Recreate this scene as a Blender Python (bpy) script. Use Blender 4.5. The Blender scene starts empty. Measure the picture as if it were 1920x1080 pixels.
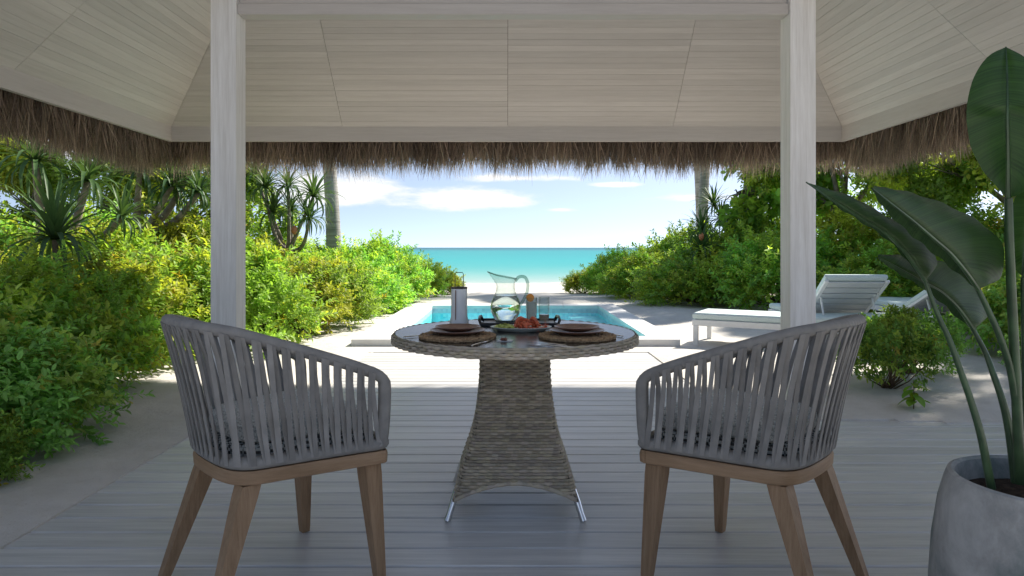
import bpy, math, random
import numpy as np
from mathutils import Vector, Matrix, noise
random.seed(7); rng = np.random.default_rng(7)
R = math.radians
sc = bpy.context.scene
col = sc.collection
F, VX, VY, CH = 1300.0, 950.0, 464.0, 1.1     # focal length in 1920-px units, vanishing point, eye height

# ------------------------------------------------------------------ camera, sky, sun, exposure
cam_d = bpy.data.cameras.new('camera'); cam = bpy.data.objects.new('camera', cam_d); col.objects.link(cam)
cam.location = (0, 0, CH); cam.rotation_euler = (R(90), 0, 0)
cam_d.sensor_width = 36; cam_d.lens = F/1920*36
cam_d.shift_x = (960-VX)/1920; cam_d.shift_y = (VY-540)/1920
cam_d.clip_start = 0.05; cam_d.clip_end = 20000
sc.camera = cam
SUN_EL, SUN_AZ = 43.0, 50.0                    # azimuth from +Y towards +X
sc.view_settings.view_transform = 'Standard'; sc.view_settings.look = 'None'
sc.view_settings.exposure = 1.74; sc.view_settings.gamma = 1.0
try: sc.view_settings.use_curve_mapping = False
except Exception: pass
sc.render.engine = 'CYCLES'
sc.cycles.max_bounces = 10; sc.cycles.diffuse_bounces = 5; sc.cycles.transparent_max_bounces = 16
sc.cycles.transmission_bounces = 8; sc.cycles.glossy_bounces = 4
sc.cycles.use_denoising = True
sc.cycles.caustics_reflective = False; sc.cycles.caustics_refractive = False

sd = bpy.data.lights.new('sun', 'SUN'); sun = bpy.data.objects.new('sun', sd); col.objects.link(sun)
sd.energy = 2.85; sd.angle = R(1.6); sd.color = (1.0, 0.93, 0.82)
tosun = Vector((math.sin(R(SUN_AZ))*math.cos(R(SUN_EL)), math.cos(R(SUN_AZ))*math.cos(R(SUN_EL)), math.sin(R(SUN_EL))))
sun.rotation_euler = tosun.to_track_quat('Z', 'Y').to_euler(); sun.location = (3, 10, 12)

W = bpy.data.worlds.new('World'); sc.world = W; W.use_nodes = True
wt = W.node_tree; wt.nodes.clear()
def wn(t, **k):
    n = wt.nodes.new(t)
    for a, b in k.items(): setattr(n, a, b)
    return n
wo = wn('ShaderNodeOutputWorld'); bg = wn('ShaderNodeBackground'); wt.links.new(bg.outputs[0], wo.inputs[0])
bg.inputs['Strength'].default_value = 0.074
sky = wn('ShaderNodeTexSky', sky_type='NISHITA'); sky.sun_disc = False
sky.sun_elevation = R(SUN_EL); sky.sun_rotation = R(SUN_AZ); sky.air_density = 1.0; sky.dust_density = 0.3; sky.ozone_density = 1.2
tc = wn('ShaderNodeTexCoord')
mp = wn('ShaderNodeMapping'); mp.inputs['Scale'].default_value = (1, 1, 3.2); mp.inputs['Location'].default_value = (0, 0, .22)
wt.links.new(tc.outputs['Generated'], mp.inputs[0])
nz = wn('ShaderNodeVectorMath', operation='NORMALIZE'); wt.links.new(mp.outputs[0], nz.inputs[0]); wt.links.new(nz.outputs[0], sky.inputs[0])
# cumulus puffs at their bearings: (x, z, rx, rz, weight)
CL = [(-.07, .070, .165, .025, 1.0), (-.24, .080, .13, .036, 1.0), (.154, .0895, .05, .0055, .9), (.26, .070, .10, .009, .7),
      (.075, .054, .045, .0045, .6), (.02, .099, .13, .009, .7), (-.02, .050, .05, .005, .35), (.55, .10, .2, .03, .8), (-.6, .12, .25, .04, .9), (-.1, .2, .3, .05, .8), (.4, .25, .3, .05, .8)]
ns = wn('ShaderNodeTexNoise'); ns.inputs['Scale'].default_value = 1.0; ns.inputs['Detail'].default_value = 8; ns.inputs['Roughness'].default_value = .62
mp2 = wn('ShaderNodeMapping'); mp2.inputs['Scale'].default_value = (13, 13, 52); wt.links.new(tc.outputs['Generated'], mp2.inputs[0]); wt.links.new(mp2.outputs[0], ns.inputs[0])
acc = None
for cx, cz, rx, rz, wgt in CL:
    cy = math.sqrt(max(.05, 1-cx*cx-cz*cz))
    s_ = wn('ShaderNodeVectorMath', operation='SUBTRACT'); wt.links.new(tc.outputs['Generated'], s_.inputs[0]); s_.inputs[1].default_value = (cx, cy, cz)
    m_ = wn('ShaderNodeVectorMath', operation='MULTIPLY'); wt.links.new(s_.outputs[0], m_.inputs[0]); m_.inputs[1].default_value = (1/rx, .8, 1/rz)
    l_ = wn('ShaderNodeVectorMath', operation='LENGTH'); wt.links.new(m_.outputs[0], l_.inputs[0])
    a_ = wn('ShaderNodeMath', operation='MULTIPLY_ADD'); wt.links.new(l_.outputs['Value'], a_.inputs[0]); a_.inputs[1].default_value = -.75; a_.inputs[2].default_value = .75*1.05
    b_ = wn('ShaderNodeMath', operation='MAXIMUM'); wt.links.new(a_.outputs[0], b_.inputs[0]); b_.inputs[1].default_value = 0
    c_ = wn('ShaderNodeMath', operation='MULTIPLY'); wt.links.new(b_.outputs[0], c_.inputs[0]); c_.inputs[1].default_value = wgt
    if acc is None: acc = c_
    else:
        mx = wn('ShaderNodeMath', operation='MAXIMUM'); wt.links.new(acc.outputs[0], mx.inputs[0]); wt.links.new(c_.outputs[0], mx.inputs[1]); acc = mx
ad = wn('ShaderNodeMath', operation='ADD'); wt.links.new(acc.outputs[0], ad.inputs[0]); wt.links.new(ns.outputs['Fac'], ad.inputs[1])
mr = wn('ShaderNodeMapRange', interpolation_type='SMOOTHSTEP'); wt.links.new(ad.outputs[0], mr.inputs[0])
mr.inputs[1].default_value = .66; mr.inputs[2].default_value = 1.04; mr.inputs[3].default_value = 0; mr.inputs[4].default_value = .92
mixc = wn('ShaderNodeMix', data_type='RGBA'); wt.links.new(mr.outputs[0], mixc.inputs[0]); shs = wn('ShaderNodeHueSaturation'); shs.inputs['Saturation'].default_value = .82; wt.links.new(sky.outputs[0], shs.inputs['Color']); smx = wn('ShaderNodeMix', data_type='RGBA', blend_type='MULTIPLY'); smx.inputs[0].default_value = 1; smx.inputs[7].default_value = (1.07, 1.0, .915, 1); wt.links.new(shs.outputs[0], smx.inputs[6]); wt.links.new(smx.outputs[2], mixc.inputs[6])
mixc.inputs[7].default_value = (4.6, 4.55, 4.5, 1)
wt.links.new(mixc.outputs[2], bg.inputs[0])

# ------------------------------------------------------------------ helpers
def P(px, py, D):                               # a measured direction and a distance give a place in the scene
    return Vector(((px-VX)/F*D, D, CH-(py-VY)/F*D))
def tag(o, label=None, cat=None, group=None, kind=None):
    if label: o['label'] = label
    if cat: o['category'] = cat
    if group: o['group'] = group
    if kind: o['kind'] = kind
    return o
def empty(name, loc, rz=0, label=None, cat=None, group=None, kind=None):
    o = bpy.data.objects.new(name, None); col.objects.link(o); o.empty_display_size = .1
    o.location = loc; o.rotation_euler = (0, 0, rz); return tag(o, label, cat, group, kind)
def link(name, me, parent=None, loc=(0, 0, 0), rot=(0, 0, 0), scale=(1, 1, 1)):
    o = bpy.data.objects.new(name, me); col.objects.link(o)
    o.parent = parent; o.location = loc; o.rotation_euler = rot; o.scale = scale; return o
def kids(o): return [c for c in col.objects if c.parent == o]
def copy_tree(o, parent=None, index=None):
    if index is None:
        index = {}
        for c in col.objects:
            if c.parent: index.setdefault(c.parent.name, []).append(c)
    c = o.copy(); col.objects.link(c); c.parent = parent
    for ch in index.get(o.name, []): copy_tree(ch, c, index)
    return c
def ordinal(n): return ['first', 'second', 'third', 'fourth', 'fifth', 'sixth', 'seventh', 'eighth', 'ninth', 'tenth', 'eleventh', 'twelfth', 'thirteenth'][n]

class MB:
    def __init__(s): s.v = []; s.f = []
    def add(s, vs, fs):
        n = len(s.v); s.v += [tuple(p) for p in vs]; s.f += [tuple(i+n for i in q) for q in fs]; return s
    def box(s, lo, hi, c=0.0):
        x0, y0, z0 = lo; x1, y1, z1 = hi
        if c <= 0:
            return s.add([(x, y, z) for z in (z0, z1) for y in (y0, y1) for x in (x0, x1)],
                  [(0, 2, 3, 1), (4, 5, 7, 6), (0, 1, 5, 4), (2, 6, 7, 3), (0, 4, 6, 2), (1, 3, 7, 5)])
        vs = []
        for z, i in ((z0, c), (z0+c, 0), (z1-c, 0), (z1, c)):
            vs += [(x0+i, y0+i, z), (x1-i, y0+i, z), (x1-i, y1-i, z), (x0+i, y1-i, z)]
        fs = [(3, 2, 1, 0), (12, 13, 14, 15)]
        for k in range(3):
            for j in range(4): fs.append((k*4+j, k*4+(j+1) % 4, k*4+4+(j+1) % 4, k*4+4+j))
        return s.add(vs, fs)
    def tube(s, pts, r, n=8, cap=True, closed=False, flat=1.0, up=None):
        pts = [Vector(p) for p in pts]; m = len(pts)
        rr = r if hasattr(r, '__len__') else [r]*m
        vs = []; fs = []; pu = None
        for i, p in enumerate(pts):
            a = pts[(i-1) % m] if (closed or i > 0) else p; b = pts[(i+1) % m] if (closed or i < m-1) else p
            t = (b-a).normalized() if (b-a).length > 1e-9 else Vector((0, 0, 1))
            u0 = Vector(up) if up is not None else (pu if pu is not None else (Vector((0, 0, 1)) if abs(t.z) < .9 else Vector((0, 1, 0))))
            u = (u0-t*u0.dot(t)); u = u.normalized() if u.length > 1e-6 else t.orthogonal().normalized()
            pu = u; w = t.cross(u)
            for k in range(n):
                an = 2*math.pi*(k+.5)/n; vs.append(p+(w*math.cos(an)+u*math.sin(an)*flat)*rr[i])
        for i in range(m if closed else m-1):
            j = (i+1) % m
            for k in range(n): fs.append((i*n+k, i*n+(k+1) % n, j*n+(k+1) % n, j*n+k))
        if cap and not closed: fs.append(tuple(range(n-1, -1, -1))); fs.append(tuple((m-1)*n+k for k in range(n)))
        return s.add(vs, fs)
    def lathe(s, prof, n=32, c=(0, 0, 0), sx=1, sy=1):
        vs = []; fs = []; m = len(prof)
        for r, z in prof:
            for k in range(n):
                a = 2*math.pi*k/n; vs.append((c[0]+r*sx*math.cos(a), c[1]+r*sy*math.sin(a), c[2]+z))
        for i in range(m-1):
            for k in range(n): fs.append((i*n+k, i*n+(k+1) % n, (i+1)*n+(k+1) % n, (i+1)*n+k))
        if prof[0][0] > 1e-6: fs.append(tuple(range(n-1, -1, -1)))
        if prof[-1][0] > 1e-6: fs.append(tuple((m-1)*n+k for k in range(n)))
        return s.add(vs, fs)
    def loft(s, rings, cap=True):
        n = len(rings[0]); fs = []
        vs = [p for r_ in rings for p in r_]
        for i in range(len(rings)-1):
            for k in range(n): fs.append((i*n+k, i*n+(k+1) % n, (i+1)*n+(k+1) % n, (i+1)*n+k))
        if cap: fs.append(tuple(range(n-1, -1, -1))); fs.append(tuple((len(rings)-1)*n+k for k in range(n)))
        return s.add(vs, fs)
    def grid(s, rows):
        nr, nc = len(rows), len(rows[0]); vs = [p for r_ in rows for p in r_]
        return s.add(vs, [(i*nc+j, i*nc+j+1, (i+1)*nc+j+1, (i+1)*nc+j) for i in range(nr-1) for j in range(nc-1)])
    def mesh(s, name, mat, smooth=False, off=None):
        me = bpy.data.meshes.new(name)
        v = s.v if off is None else [(p[0]-off[0], p[1]-off[1], p[2]-off[2]) for p in s.v]
        me.from_pydata(v, [], s.f); me.update()
        if mat: me.materials.append(mat)
        if smooth:
            me.polygons.foreach_set('use_smooth', [True]*len(me.polygons))
            if smooth != 'full':
                try: me.set_sharp_from_angle(angle=R(38))
                except Exception: pass
        return me
    def build(s, name, mat, parent=None, smooth=False, off=None):
        if off is None and parent is not None and parent.get('_w'): off = parent['_w']
        return link(name, s.mesh(name, mat, smooth, off), parent)
def world_root(o): o['_w'] = tuple(o.location); return o    # parts are given in scene coordinates

def fast_mesh(name, verts, quads, mat, colors=None, smooth=False):
    me = bpy.data.meshes.new(name)
    nv, nf = len(verts), len(quads)
    me.vertices.add(nv); me.vertices.foreach_set('co', np.asarray(verts, np.float32).ravel())
    k = quads.shape[1]
    me.loops.add(nf*k); me.loops.foreach_set('vertex_index', quads.astype(np.int32).ravel())
    me.polygons.add(nf); me.polygons.foreach_set('loop_start', np.arange(0, nf*k, k, dtype=np.int32))
    try: me.polygons.foreach_set('loop_total', np.full(nf, k, np.int32))
    except Exception: pass
    if colors is not None:
        at = me.color_attributes.new('tint', 'FLOAT_COLOR', 'POINT')
        c = np.ones((nv, 4), np.float32); c[:, :3] = colors; at.data.foreach_set('color', c.ravel())
    me.update(calc_edges=True); me.validate()
    if mat: me.materials.append(mat)
    if smooth: me.polygons.foreach_set('use_smooth', np.ones(nf, bool))
    return me

# ------------------------------------------------------------------ materials
class M:
    def __init__(s, name, base=(.5, .5, .5), rough=.6, spec=.5, metal=0, **k):
        s.m = bpy.data.materials.new(name); s.m.use_nodes = True; s.t = s.m.node_tree
        s.b = s.t.nodes['Principled BSDF']; s.o = s.t.nodes['Material Output']
        s.b.inputs['Base Color'].default_value = (*base, 1); s.b.inputs['Roughness'].default_value = rough
        s.b.inputs['Specular IOR Level'].default_value = spec; s.b.inputs['Metallic'].default_value = metal
        for a, v in k.items(): s.b.inputs[a].default_value = v
    def n(s, t, **k):
        x = s.t.nodes.new(t)
        for a, b in k.items(): setattr(x, a, b)
        return x
    def l(s, a, b): s.t.links.new(a, b)
    def coords(s, scale=(1, 1, 1), kind='Object', rnd=False, rot=(0, 0, 0)):
        t = s.n('ShaderNodeTexCoord'); src = t.outputs[kind]
        if rnd:
            oi = s.n('ShaderNodeObjectInfo'); mu = s.n('ShaderNodeVectorMath', operation='MULTIPLY_ADD')
            s.l(oi.outputs['Random'], mu.inputs[0]); mu.inputs[1].default_value = (17, 31, 23); s.l(src, mu.inputs[2]); src = mu.outputs[0]
        mp = s.n('ShaderNodeMapping'); mp.inputs['Scale'].default_value = scale; mp.inputs['Rotation'].default_value = rot; s.l(src, mp.inputs[0]); return mp.outputs[0]
    def noise(s, vec, scale=5, detail=4, rough=.55, dist=0):
        x = s.n('ShaderNodeTexNoise'); s.l(vec, x.inputs[0]); x.inputs['Scale'].default_value = scale
        x.inputs['Detail'].default_value = detail; x.inputs['Roughness'].default_value = rough; x.inputs['Distortion'].default_value = dist; return x.outputs['Fac']
    def ramp(s, fac, stops):
        x = s.n('ShaderNodeValToRGB'); s.l(fac, x.inputs[0]); e = x.color_ramp.elements
        while len(e) < len(stops): e.new(.5)
        for el, (p, c) in zip(e, stops): el.position = p; el.color = (*c, 1) if len(c) == 3 else c
        return x.outputs[0]
    def mix(s, fac, a, b, blend='MIX'):
        x = s.n('ShaderNodeMix', data_type='RGBA', blend_type=blend)
        for v, i in ((fac, 0), (a, 6), (b, 7)):
            if hasattr(v, 'links'): s.l(v, x.inputs[i])
            elif i == 0: x.inputs[0].default_value = v
            else: x.inputs[i].default_value = (*v, 1)
        return x.outputs[2]
    def math(s, op, a, b=0, c=0):
        x = s.n('ShaderNodeMath', operation=op)
        for v, i in ((a, 0), (b, 1), (c, 2)):
            if hasattr(v, 'links'): s.l(v, x.inputs[i])
            else: x.inputs[i].default_value = v
        return x.outputs[0]
    def rand(s): return s.n('ShaderNodeObjectInfo').outputs['Random']
    def col(s, c): s.l(c, s.b.inputs['Base Color']); return s
    def rough(s, c): s.l(c, s.b.inputs['Roughness']); return s
    def bump(s, h, strength=.3, dist=.01):
        x = s.n('ShaderNodeBump'); s.l(h, x.inputs['Height']); x.inputs['Strength'].default_value = strength; x.inputs['Distance'].default_value = dist
        s.l(x.outputs[0], s.b.inputs['Normal']); return s
mats = {}
def wood(name, dark, light, scale, bump=.25, rough=.6, var=.12, rnd=True):
    m = M(name, rough=rough, spec=.3); v = m.coords(scale, rnd=rnd)
    a = m.noise(v, 1.0, 6, .65, .4); b = m.noise(v, 4.2, 3, .6)
    f = m.math('ADD', m.math('MULTIPLY', a, .65), m.math('MULTIPLY', b, .35))
    c = m.ramp(f, [(.33, dark), (.62, light)])
    hv = m.n('ShaderNodeHueSaturation'); m.l(c, hv.inputs['Color'])
    m.l(m.math('MULTIPLY_ADD', m.rand(), var*2, 1-var), hv.inputs['Value'])
    m.col(hv.outputs[0]); m.bump(f, bump, .004); mats[name] = m.m; return m.m
wood('whitewash_post', (.62, .59, .545), (.80, .78, .745), (26, 26, 1.3), .5)
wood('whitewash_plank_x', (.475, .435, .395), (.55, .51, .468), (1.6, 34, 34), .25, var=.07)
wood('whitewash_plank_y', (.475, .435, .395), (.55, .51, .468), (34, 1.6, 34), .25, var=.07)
wood('deck_board', (.46, .455, .45), (.67, .66, .645), (1.2, 26, 26), .5, .40, .08); bpy.data.materials['deck_board'].node_tree.nodes['Principled BSDF'].inputs['Specular IOR Level'].default_value = .8
wood('teak', (.215, .128, .066), (.37, .235, .135), (34, 34, 2.6), .35, .5, .1)
wood('teak_rail', (.22, .132, .068), (.37, .235, .135), (3, 3, 30), .3, .5, .05)

m = M('sand', rough=.95, spec=.15); v = m.coords((1, 1, 1))
a = m.noise(v, 1.1, 5, .6); b = m.noise(v, 55, 3, .7); c_ = m.noise(v, 7, 5, .65)
c = m.mix(.35, m.ramp(a, [(.35, (.53, .505, .47)), (.65, (.63, .605, .57))]), m.ramp(c_, [(.3, (.45, .42, .37)), (.62, (.63, .605, .57))]))
c = m.mix(m.math('MULTIPLY', m.ramp(b, [(.28, (1, 1, 1)), (.36, (0, 0, 0))]), .5), c, (.33, .27, .2))
m.col(c); h = m.math('ADD', m.math('MULTIPLY', c_, 1.0), m.math('MULTIPLY', b, .18)); m.bump(h, .55, .035); mats['sand'] = m.m

m = M('coping_stone', rough=.7, spec=.3); v = m.coords(rnd=True)
m.col(m.ramp(m.noise(v, 6, 5, .6), [(.3, (.66, .65, .64)), (.7, (.76, .755, .75))])); m.bump(m.noise(v, 60, 3), .15, .002); mats['coping'] = m.m

def foliage_mat(name, base, sat=1.0, transl=.52, rough=.5, valvar=.3, huevar=.03):
    m = M(name, rough=rough, spec=.35)
    at = m.n('ShaderNodeAttribute', attribute_name='tint')
    c = m.mix(1.0, at.outputs['Color'], base, 'MULTIPLY')
    hv = m.n('ShaderNodeHueSaturation'); m.l(c, hv.inputs['Color']); r_ = m.rand()
    m.l(m.math('MULTIPLY_ADD', r_, huevar*2, .5-huevar), hv.inputs['Hue']); m.l(m.math('MULTIPLY_ADD', r_, valvar*2, 1-valvar), hv.inputs['Value']); hv.inputs['Saturation'].default_value = sat
    m.col(hv.outputs[0])
    tr = m.n('ShaderNodeBsdfTranslucent')
    g2 = m.mix(1.0, hv.outputs[0], (1.25, 1.3, .6), 'MULTIPLY'); m.l(g2, tr.inputs[0])
    ms = m.n('ShaderNodeMixShader'); ms.inputs[0].default_value = transl
    m.l(m.b.outputs[0], ms.inputs[1]); m.l(tr.outputs[0], ms.inputs[2]); m.l(ms.outputs[0], m.o.inputs[0]); mats[name] = m.m
foliage_mat('leaf_lime', (.31, .375, .085), valvar=.12, huevar=.008)
foliage_mat('leaf_green', (.32, .455, .12), valvar=.12, huevar=.01)
foliage_mat('leaf_dark', (.32, .47, .15), transl=.35, valvar=.12, huevar=.01)
foliage_mat('leaf_tree', (.35, .44, .125), valvar=.12, huevar=.01)
foliage_mat('leaf_olive', (.20, .29, .09), valvar=.1, huevar=.01)
foliage_mat('leaf_seedling', (.16, .30, .04), valvar=.15)
m = M('blade_green', rough=.5, spec=.35); r_ = m.rand()
v = m.coords((60, 60, 3), rnd=True)
m.col(m.mix(r_, m.ramp(m.noise(v, 1, 3), [(.3, (.035, .085, .035)), (.7, (.075, .15, .055))]), m.ramp(m.noise(v, 1, 3), [(.3, (.05, .11, .035)), (.7, (.12, .19, .05))])))
tr = m.n('ShaderNodeBsdfTranslucent'); tr.inputs[0].default_value = (.12, .22, .04, 1); ms = m.n('ShaderNodeMixShader'); ms.inputs[0].default_value = .25
m.l(m.b.outputs[0], ms.inputs[1]); m.l(tr.outputs[0], ms.inputs[2]); m.l(ms.outputs[0], m.o.inputs[0]); mats['blade'] = m.m
m = M('bark_grey', rough=.9, spec=.2); v = m.coords((1, 1, 1), rnd=True)
m.col(m.ramp(m.noise(v, 9, 6, .65), [(.3, (.13, .105, .085)), (.65, (.34, .30, .26))])); m.bump(m.noise(v, 25, 4), .6, .02); mats['bark'] = m.m
m = M('palm_bark', rough=.85, spec=.2); v = m.coords((2, 2, 22)); v2 = m.coords((6, 6, 1.5))
f = m.math('ADD', m.math('MULTIPLY', m.noise(v, 1, 3), .6), m.math('MULTIPLY', m.noise(v2, 1, 5), .4))
m.col(m.ramp(f, [(.34, (.17, .16, .15)), (.6, (.40, .39, .37))])); m.bump(f, .5, .02); mats['palm_bark'] = m.m
m = M('thatch_straw', rough=.8, spec=.25); at = m.n('ShaderNodeAttribute', attribute_name='tint')
m.col(m.mix(1.0, at.outputs['Color'], (.37, .28, .215), 'MULTIPLY'))
tr = m.n('ShaderNodeBsdfTranslucent'); m.l(m.mix(1.0, at.outputs['Color'], (.55, .45, .34), 'MULTIPLY'), tr.inputs[0]); ms = m.n('ShaderNodeMixShader'); ms.inputs[0].default_value = .3
m.l(m.b.outputs[0], ms.inputs[1]); m.l(tr.outputs[0], ms.inputs[2]); m.l(ms.outputs[0], m.o.inputs[0]); mats['thatch'] = m.m
m = M('thatch_cover', rough=.95, spec=.1); v = m.coords((3, 3, 3)); m.col(m.ramp(m.noise(v, 8, 5), [(.3, (.06, .045, .032)), (.7, (.17, .13, .095))])); m.bump(m.noise(v, 30, 4), .8, .03); mats['thatch_cover'] = m.m

m = M('strap_fabric', rough=.85, spec=.2); v = m.coords((1, 1, 1))
w_ = m.n('ShaderNodeTexWave', wave_type='BANDS', bands_direction='Z'); m.l(v, w_.inputs[0]); w_.inputs['Scale'].default_value = 120; w_.inputs['Distortion'].default_value = .6
nn = m.noise(v, 14, 4); base = m.ramp(nn, [(.3, (.215, .202, .185)), (.7, (.29, .272, .25))])
hv = m.n('ShaderNodeHueSaturation'); m.l(base, hv.inputs['Color']); m.l(m.math('MULTIPLY_ADD', m.rand(), .3, .85), hv.inputs['Value'])
m.col(hv.outputs[0]); m.bump(w_.outputs['Fac'], .25, .001); mats['strap'] = m.m
m = M('rope_wrap', rough=.85, spec=.2); v = m.coords((1, 1, 1))
w1 = m.n('ShaderNodeTexWave', wave_type='BANDS', bands_direction='Y'); m.l(v, w1.inputs[0]); w1.inputs['Scale'].default_value = 13; w1.inputs['Distortion'].default_value = 1.5
w2 = m.n('ShaderNodeTexWave', wave_type='BANDS', bands_direction='X'); m.l(v, w2.inputs[0]); w2.inputs['Scale'].default_value = 13; w2.inputs['Distortion'].default_value = 1.5
hh = m.math('MULTIPLY', w1.outputs['Fac'], w2.outputs['Fac'])
m.col(m.ramp(m.noise(v, 20, 4), [(.3, (.215, .202, .185)), (.7, (.285, .268, .243))])); m.bump(hh, .5, .003); mats['rope'] = m.m
m = M('cushion_fabric', rough=.9, spec=.15); v = m.coords((1, 1, 1))
m.col(m.ramp(m.noise(v, 160, 2, .8), [(.42, (.28, .29, .28)), (.56, (.62, .64, .62))])); m.bump(m.noise(v, 160, 2), .4, .002); mats['cushion'] = m.m
m = M('knit_base', rough=.9, spec=.15); v = m.coords((75, 75, 110)); ck = m.n('ShaderNodeTexChecker'); m.l(v, ck.inputs[0]); ck.inputs['Scale'].default_value = 1
ck.inputs[1].default_value = (.06, .06, .06, 1); ck.inputs[2].default_value = (.42, .44, .42, 1); m.col(ck.outputs[0]); mats['knit'] = m.m

m = M('rattan', rough=.5, spec=.45); at = m.n('ShaderNodeAttribute', attribute_name='tint'); m.col(m.mix(1.0, at.outputs['Color'], (.42, .365, .285), 'MULTIPLY'))
v = m.coords((1, 1, 1)); m.bump(m.noise(v, 300, 2), .2, .001); mats['rattan'] = m.m
m = M('rattan_core', (.05, .042, .034), .9, .1); mats['rattan_core'] = m.m
m = M('table_glass', (.80, .86, .86), .06, .6); m.b.inputs['Alpha'].default_value = 1
g = m.n('ShaderNodeBsdfGlossy'); g.inputs['Roughness'].default_value = .22; tpn = m.n('ShaderNodeBsdfTransparent'); tpn.inputs[0].default_value = (.86, .92, .91, 1)
fr = m.n('ShaderNodeFresnel'); fr.inputs[0].default_value = 1.5; ms = m.n('ShaderNodeMixShader'); m.l(fr.outputs[0], ms.inputs[0]); m.l(tpn.outputs[0], ms.inputs[1]); m.l(g.outputs[0], ms.inputs[2]); m.l(ms.outputs[0], m.o.inputs[0]); mats['table_glass'] = m.m
def thin_glass(name, tint, ior=1.45, rough=.02, extra=0.0):
    m = M(name); g = m.n('ShaderNodeBsdfGlossy'); g.inputs['Roughness'].default_value = rough; t = m.n('ShaderNodeBsdfTransparent'); t.inputs[0].default_value = (*tint, 1)
    lw = m.n('ShaderNodeLayerWeight'); lw.inputs[0].default_value = .35
    f = m.math('MULTIPLY_ADD', m.math('POWER', lw.outputs['Facing'], 3.0), .55, .03+extra)
    edge = m.mix(m.math('POWER', lw.outputs['Facing'], 4.5), tint, tuple(.42*q for q in tint)); m.l(edge, t.inputs[0])
    ms = m.n('ShaderNodeMixShader'); m.l(f, ms.inputs[0]); m.l(t.outputs[0], ms.inputs[1]); m.l(g.outputs[0], ms.inputs[2]); m.l(ms.outputs[0], m.o.inputs[0]); mats[name] = m.m
thin_glass('thin_glass', (.93, .96, .95)); thin_glass('glass_edge', (.62, .70, .67))
m = M('drinking_water', (.93, .97, .95), .0, .5); m.b.inputs['Transmission Weight'].default_value = 1; m.b.inputs['IOR'].default_value = 1.33; mats['dwater'] = m.m
def simple(name, base, rough=.5, spec=.5, metal=0, nscale=0, nvar=.15, bump=0):
    m = M(name, base, rough, spec, metal)
    if nscale:
        v = m.coords(rnd=True); nf = m.noise(v, nscale, 5, .6)
        m.col(m.ramp(nf, [(.3, tuple(x*(1-nvar) for x in base)), (.7, tuple(min(1, x*(1+nvar)) for x in base))]))
        if bump: m.bump(nf, bump, .004)
    mats[name] = m.m
m = M('milk', (.9, .9, .86), .4); tr = m.n('ShaderNodeBsdfTranslucent'); tr.inputs[0].default_value = (.93, .93, .9, 1); ms = m.n('ShaderNodeMixShader'); ms.inputs[0].default_value = .6
m.l(m.b.outputs[0], ms.inputs[1]); m.l(tr.outputs[0], ms.inputs[2]); m.l(ms.outputs[0], m.o.inputs[0]); mats['milk'] = m.m
simple('pink_juice', (.62, .42, .30), .15)
simple('orange_slice', (.80, .42, .05), .4, nscale=60); simple('orange_rind', (.75, .28, .02), .45)
simple('ceramic_white', (.86, .85, .82), .35, nscale=12, nvar=.05); simple('dark_metal', (.06, .055, .05), .4, metal=.6)
simple('steel', (.75, .75, .76), .18, metal=1.0); simple('brown_glaze', (.20, .105, .075), .32, nscale=25, nvar=.25)
simple('tray_black', (.022, .022, .024), .35); simple('platter', (.80, .81, .73), .25); simple('tray_inner', (.5, .5, .48), .4)
simple('prawn_red', (.60, .13, .055), .35, nscale=80, nvar=.45); simple('salad', (.55, .58, .16), .5, nscale=70, nvar=.35); simple('cheese', (.72, .66, .40), .5)
simple('napkin', (.72, .71, .69), .9); simple('seed_pod', (.16, .05, .03), .5)
simple('lounger_white', (.76, .77, .78), .45, nscale=20, nvar=.04); simple('lounger_cushion', (.60, .70, .70), .9, .15, nscale=90, nvar=.08, bump=.2)
simple('lounger_slat', (.60, .62, .64), .5); simple('lounger_wood', (.44, .38, .29), .6, nscale=30)
simple('soil', (.035, .025, .018), .95, .1, nscale=60, nvar=.6, bump=.8); simple('fruit', (.55, .20, .09), .6, nscale=60, nvar=.3, bump=.6)
simple('stem_brown', (.13, .085, .055), .8, .2, nscale=30, nvar=.4); simple('petiole', (.035, .070, .028), .35, .5, nscale=20, nvar=.4)
simple('pool_joist', (.08, .075, .07), .9)
m = M('rattan_mat', rough=.7, spec=.2); v = m.coords((1, 1, 1)); m.col(m.ramp(m.noise(v, 120, 3, .7), [(.35, (.16, .085, .045)), (.62, (.46, .31, .17))])); m.bump(m.noise(v, 160, 2), .5, .003); mats['mat'] = m.m
m = M('concrete_pot', rough=.75, spec=.3); v = m.coords((1, 1, 1)); a = m.noise(v, 3.2, 7, .68, .6); b = m.noise(v, 22, 5, .6)
m.col(m.mix(.22, m.ramp(a, [(.36, (.15, .182, .165)), (.52, (.38, .365, .335)), (.72, (.66, .635, .59))]), m.ramp(b, [(.3, (.09, .09, .09)), (.7, (.31, .31, .30))]))); m.bump(m.math('ADD', a, m.math('MULTIPLY', b, .4)), .3, .01); mats['pot'] = m.m
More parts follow.
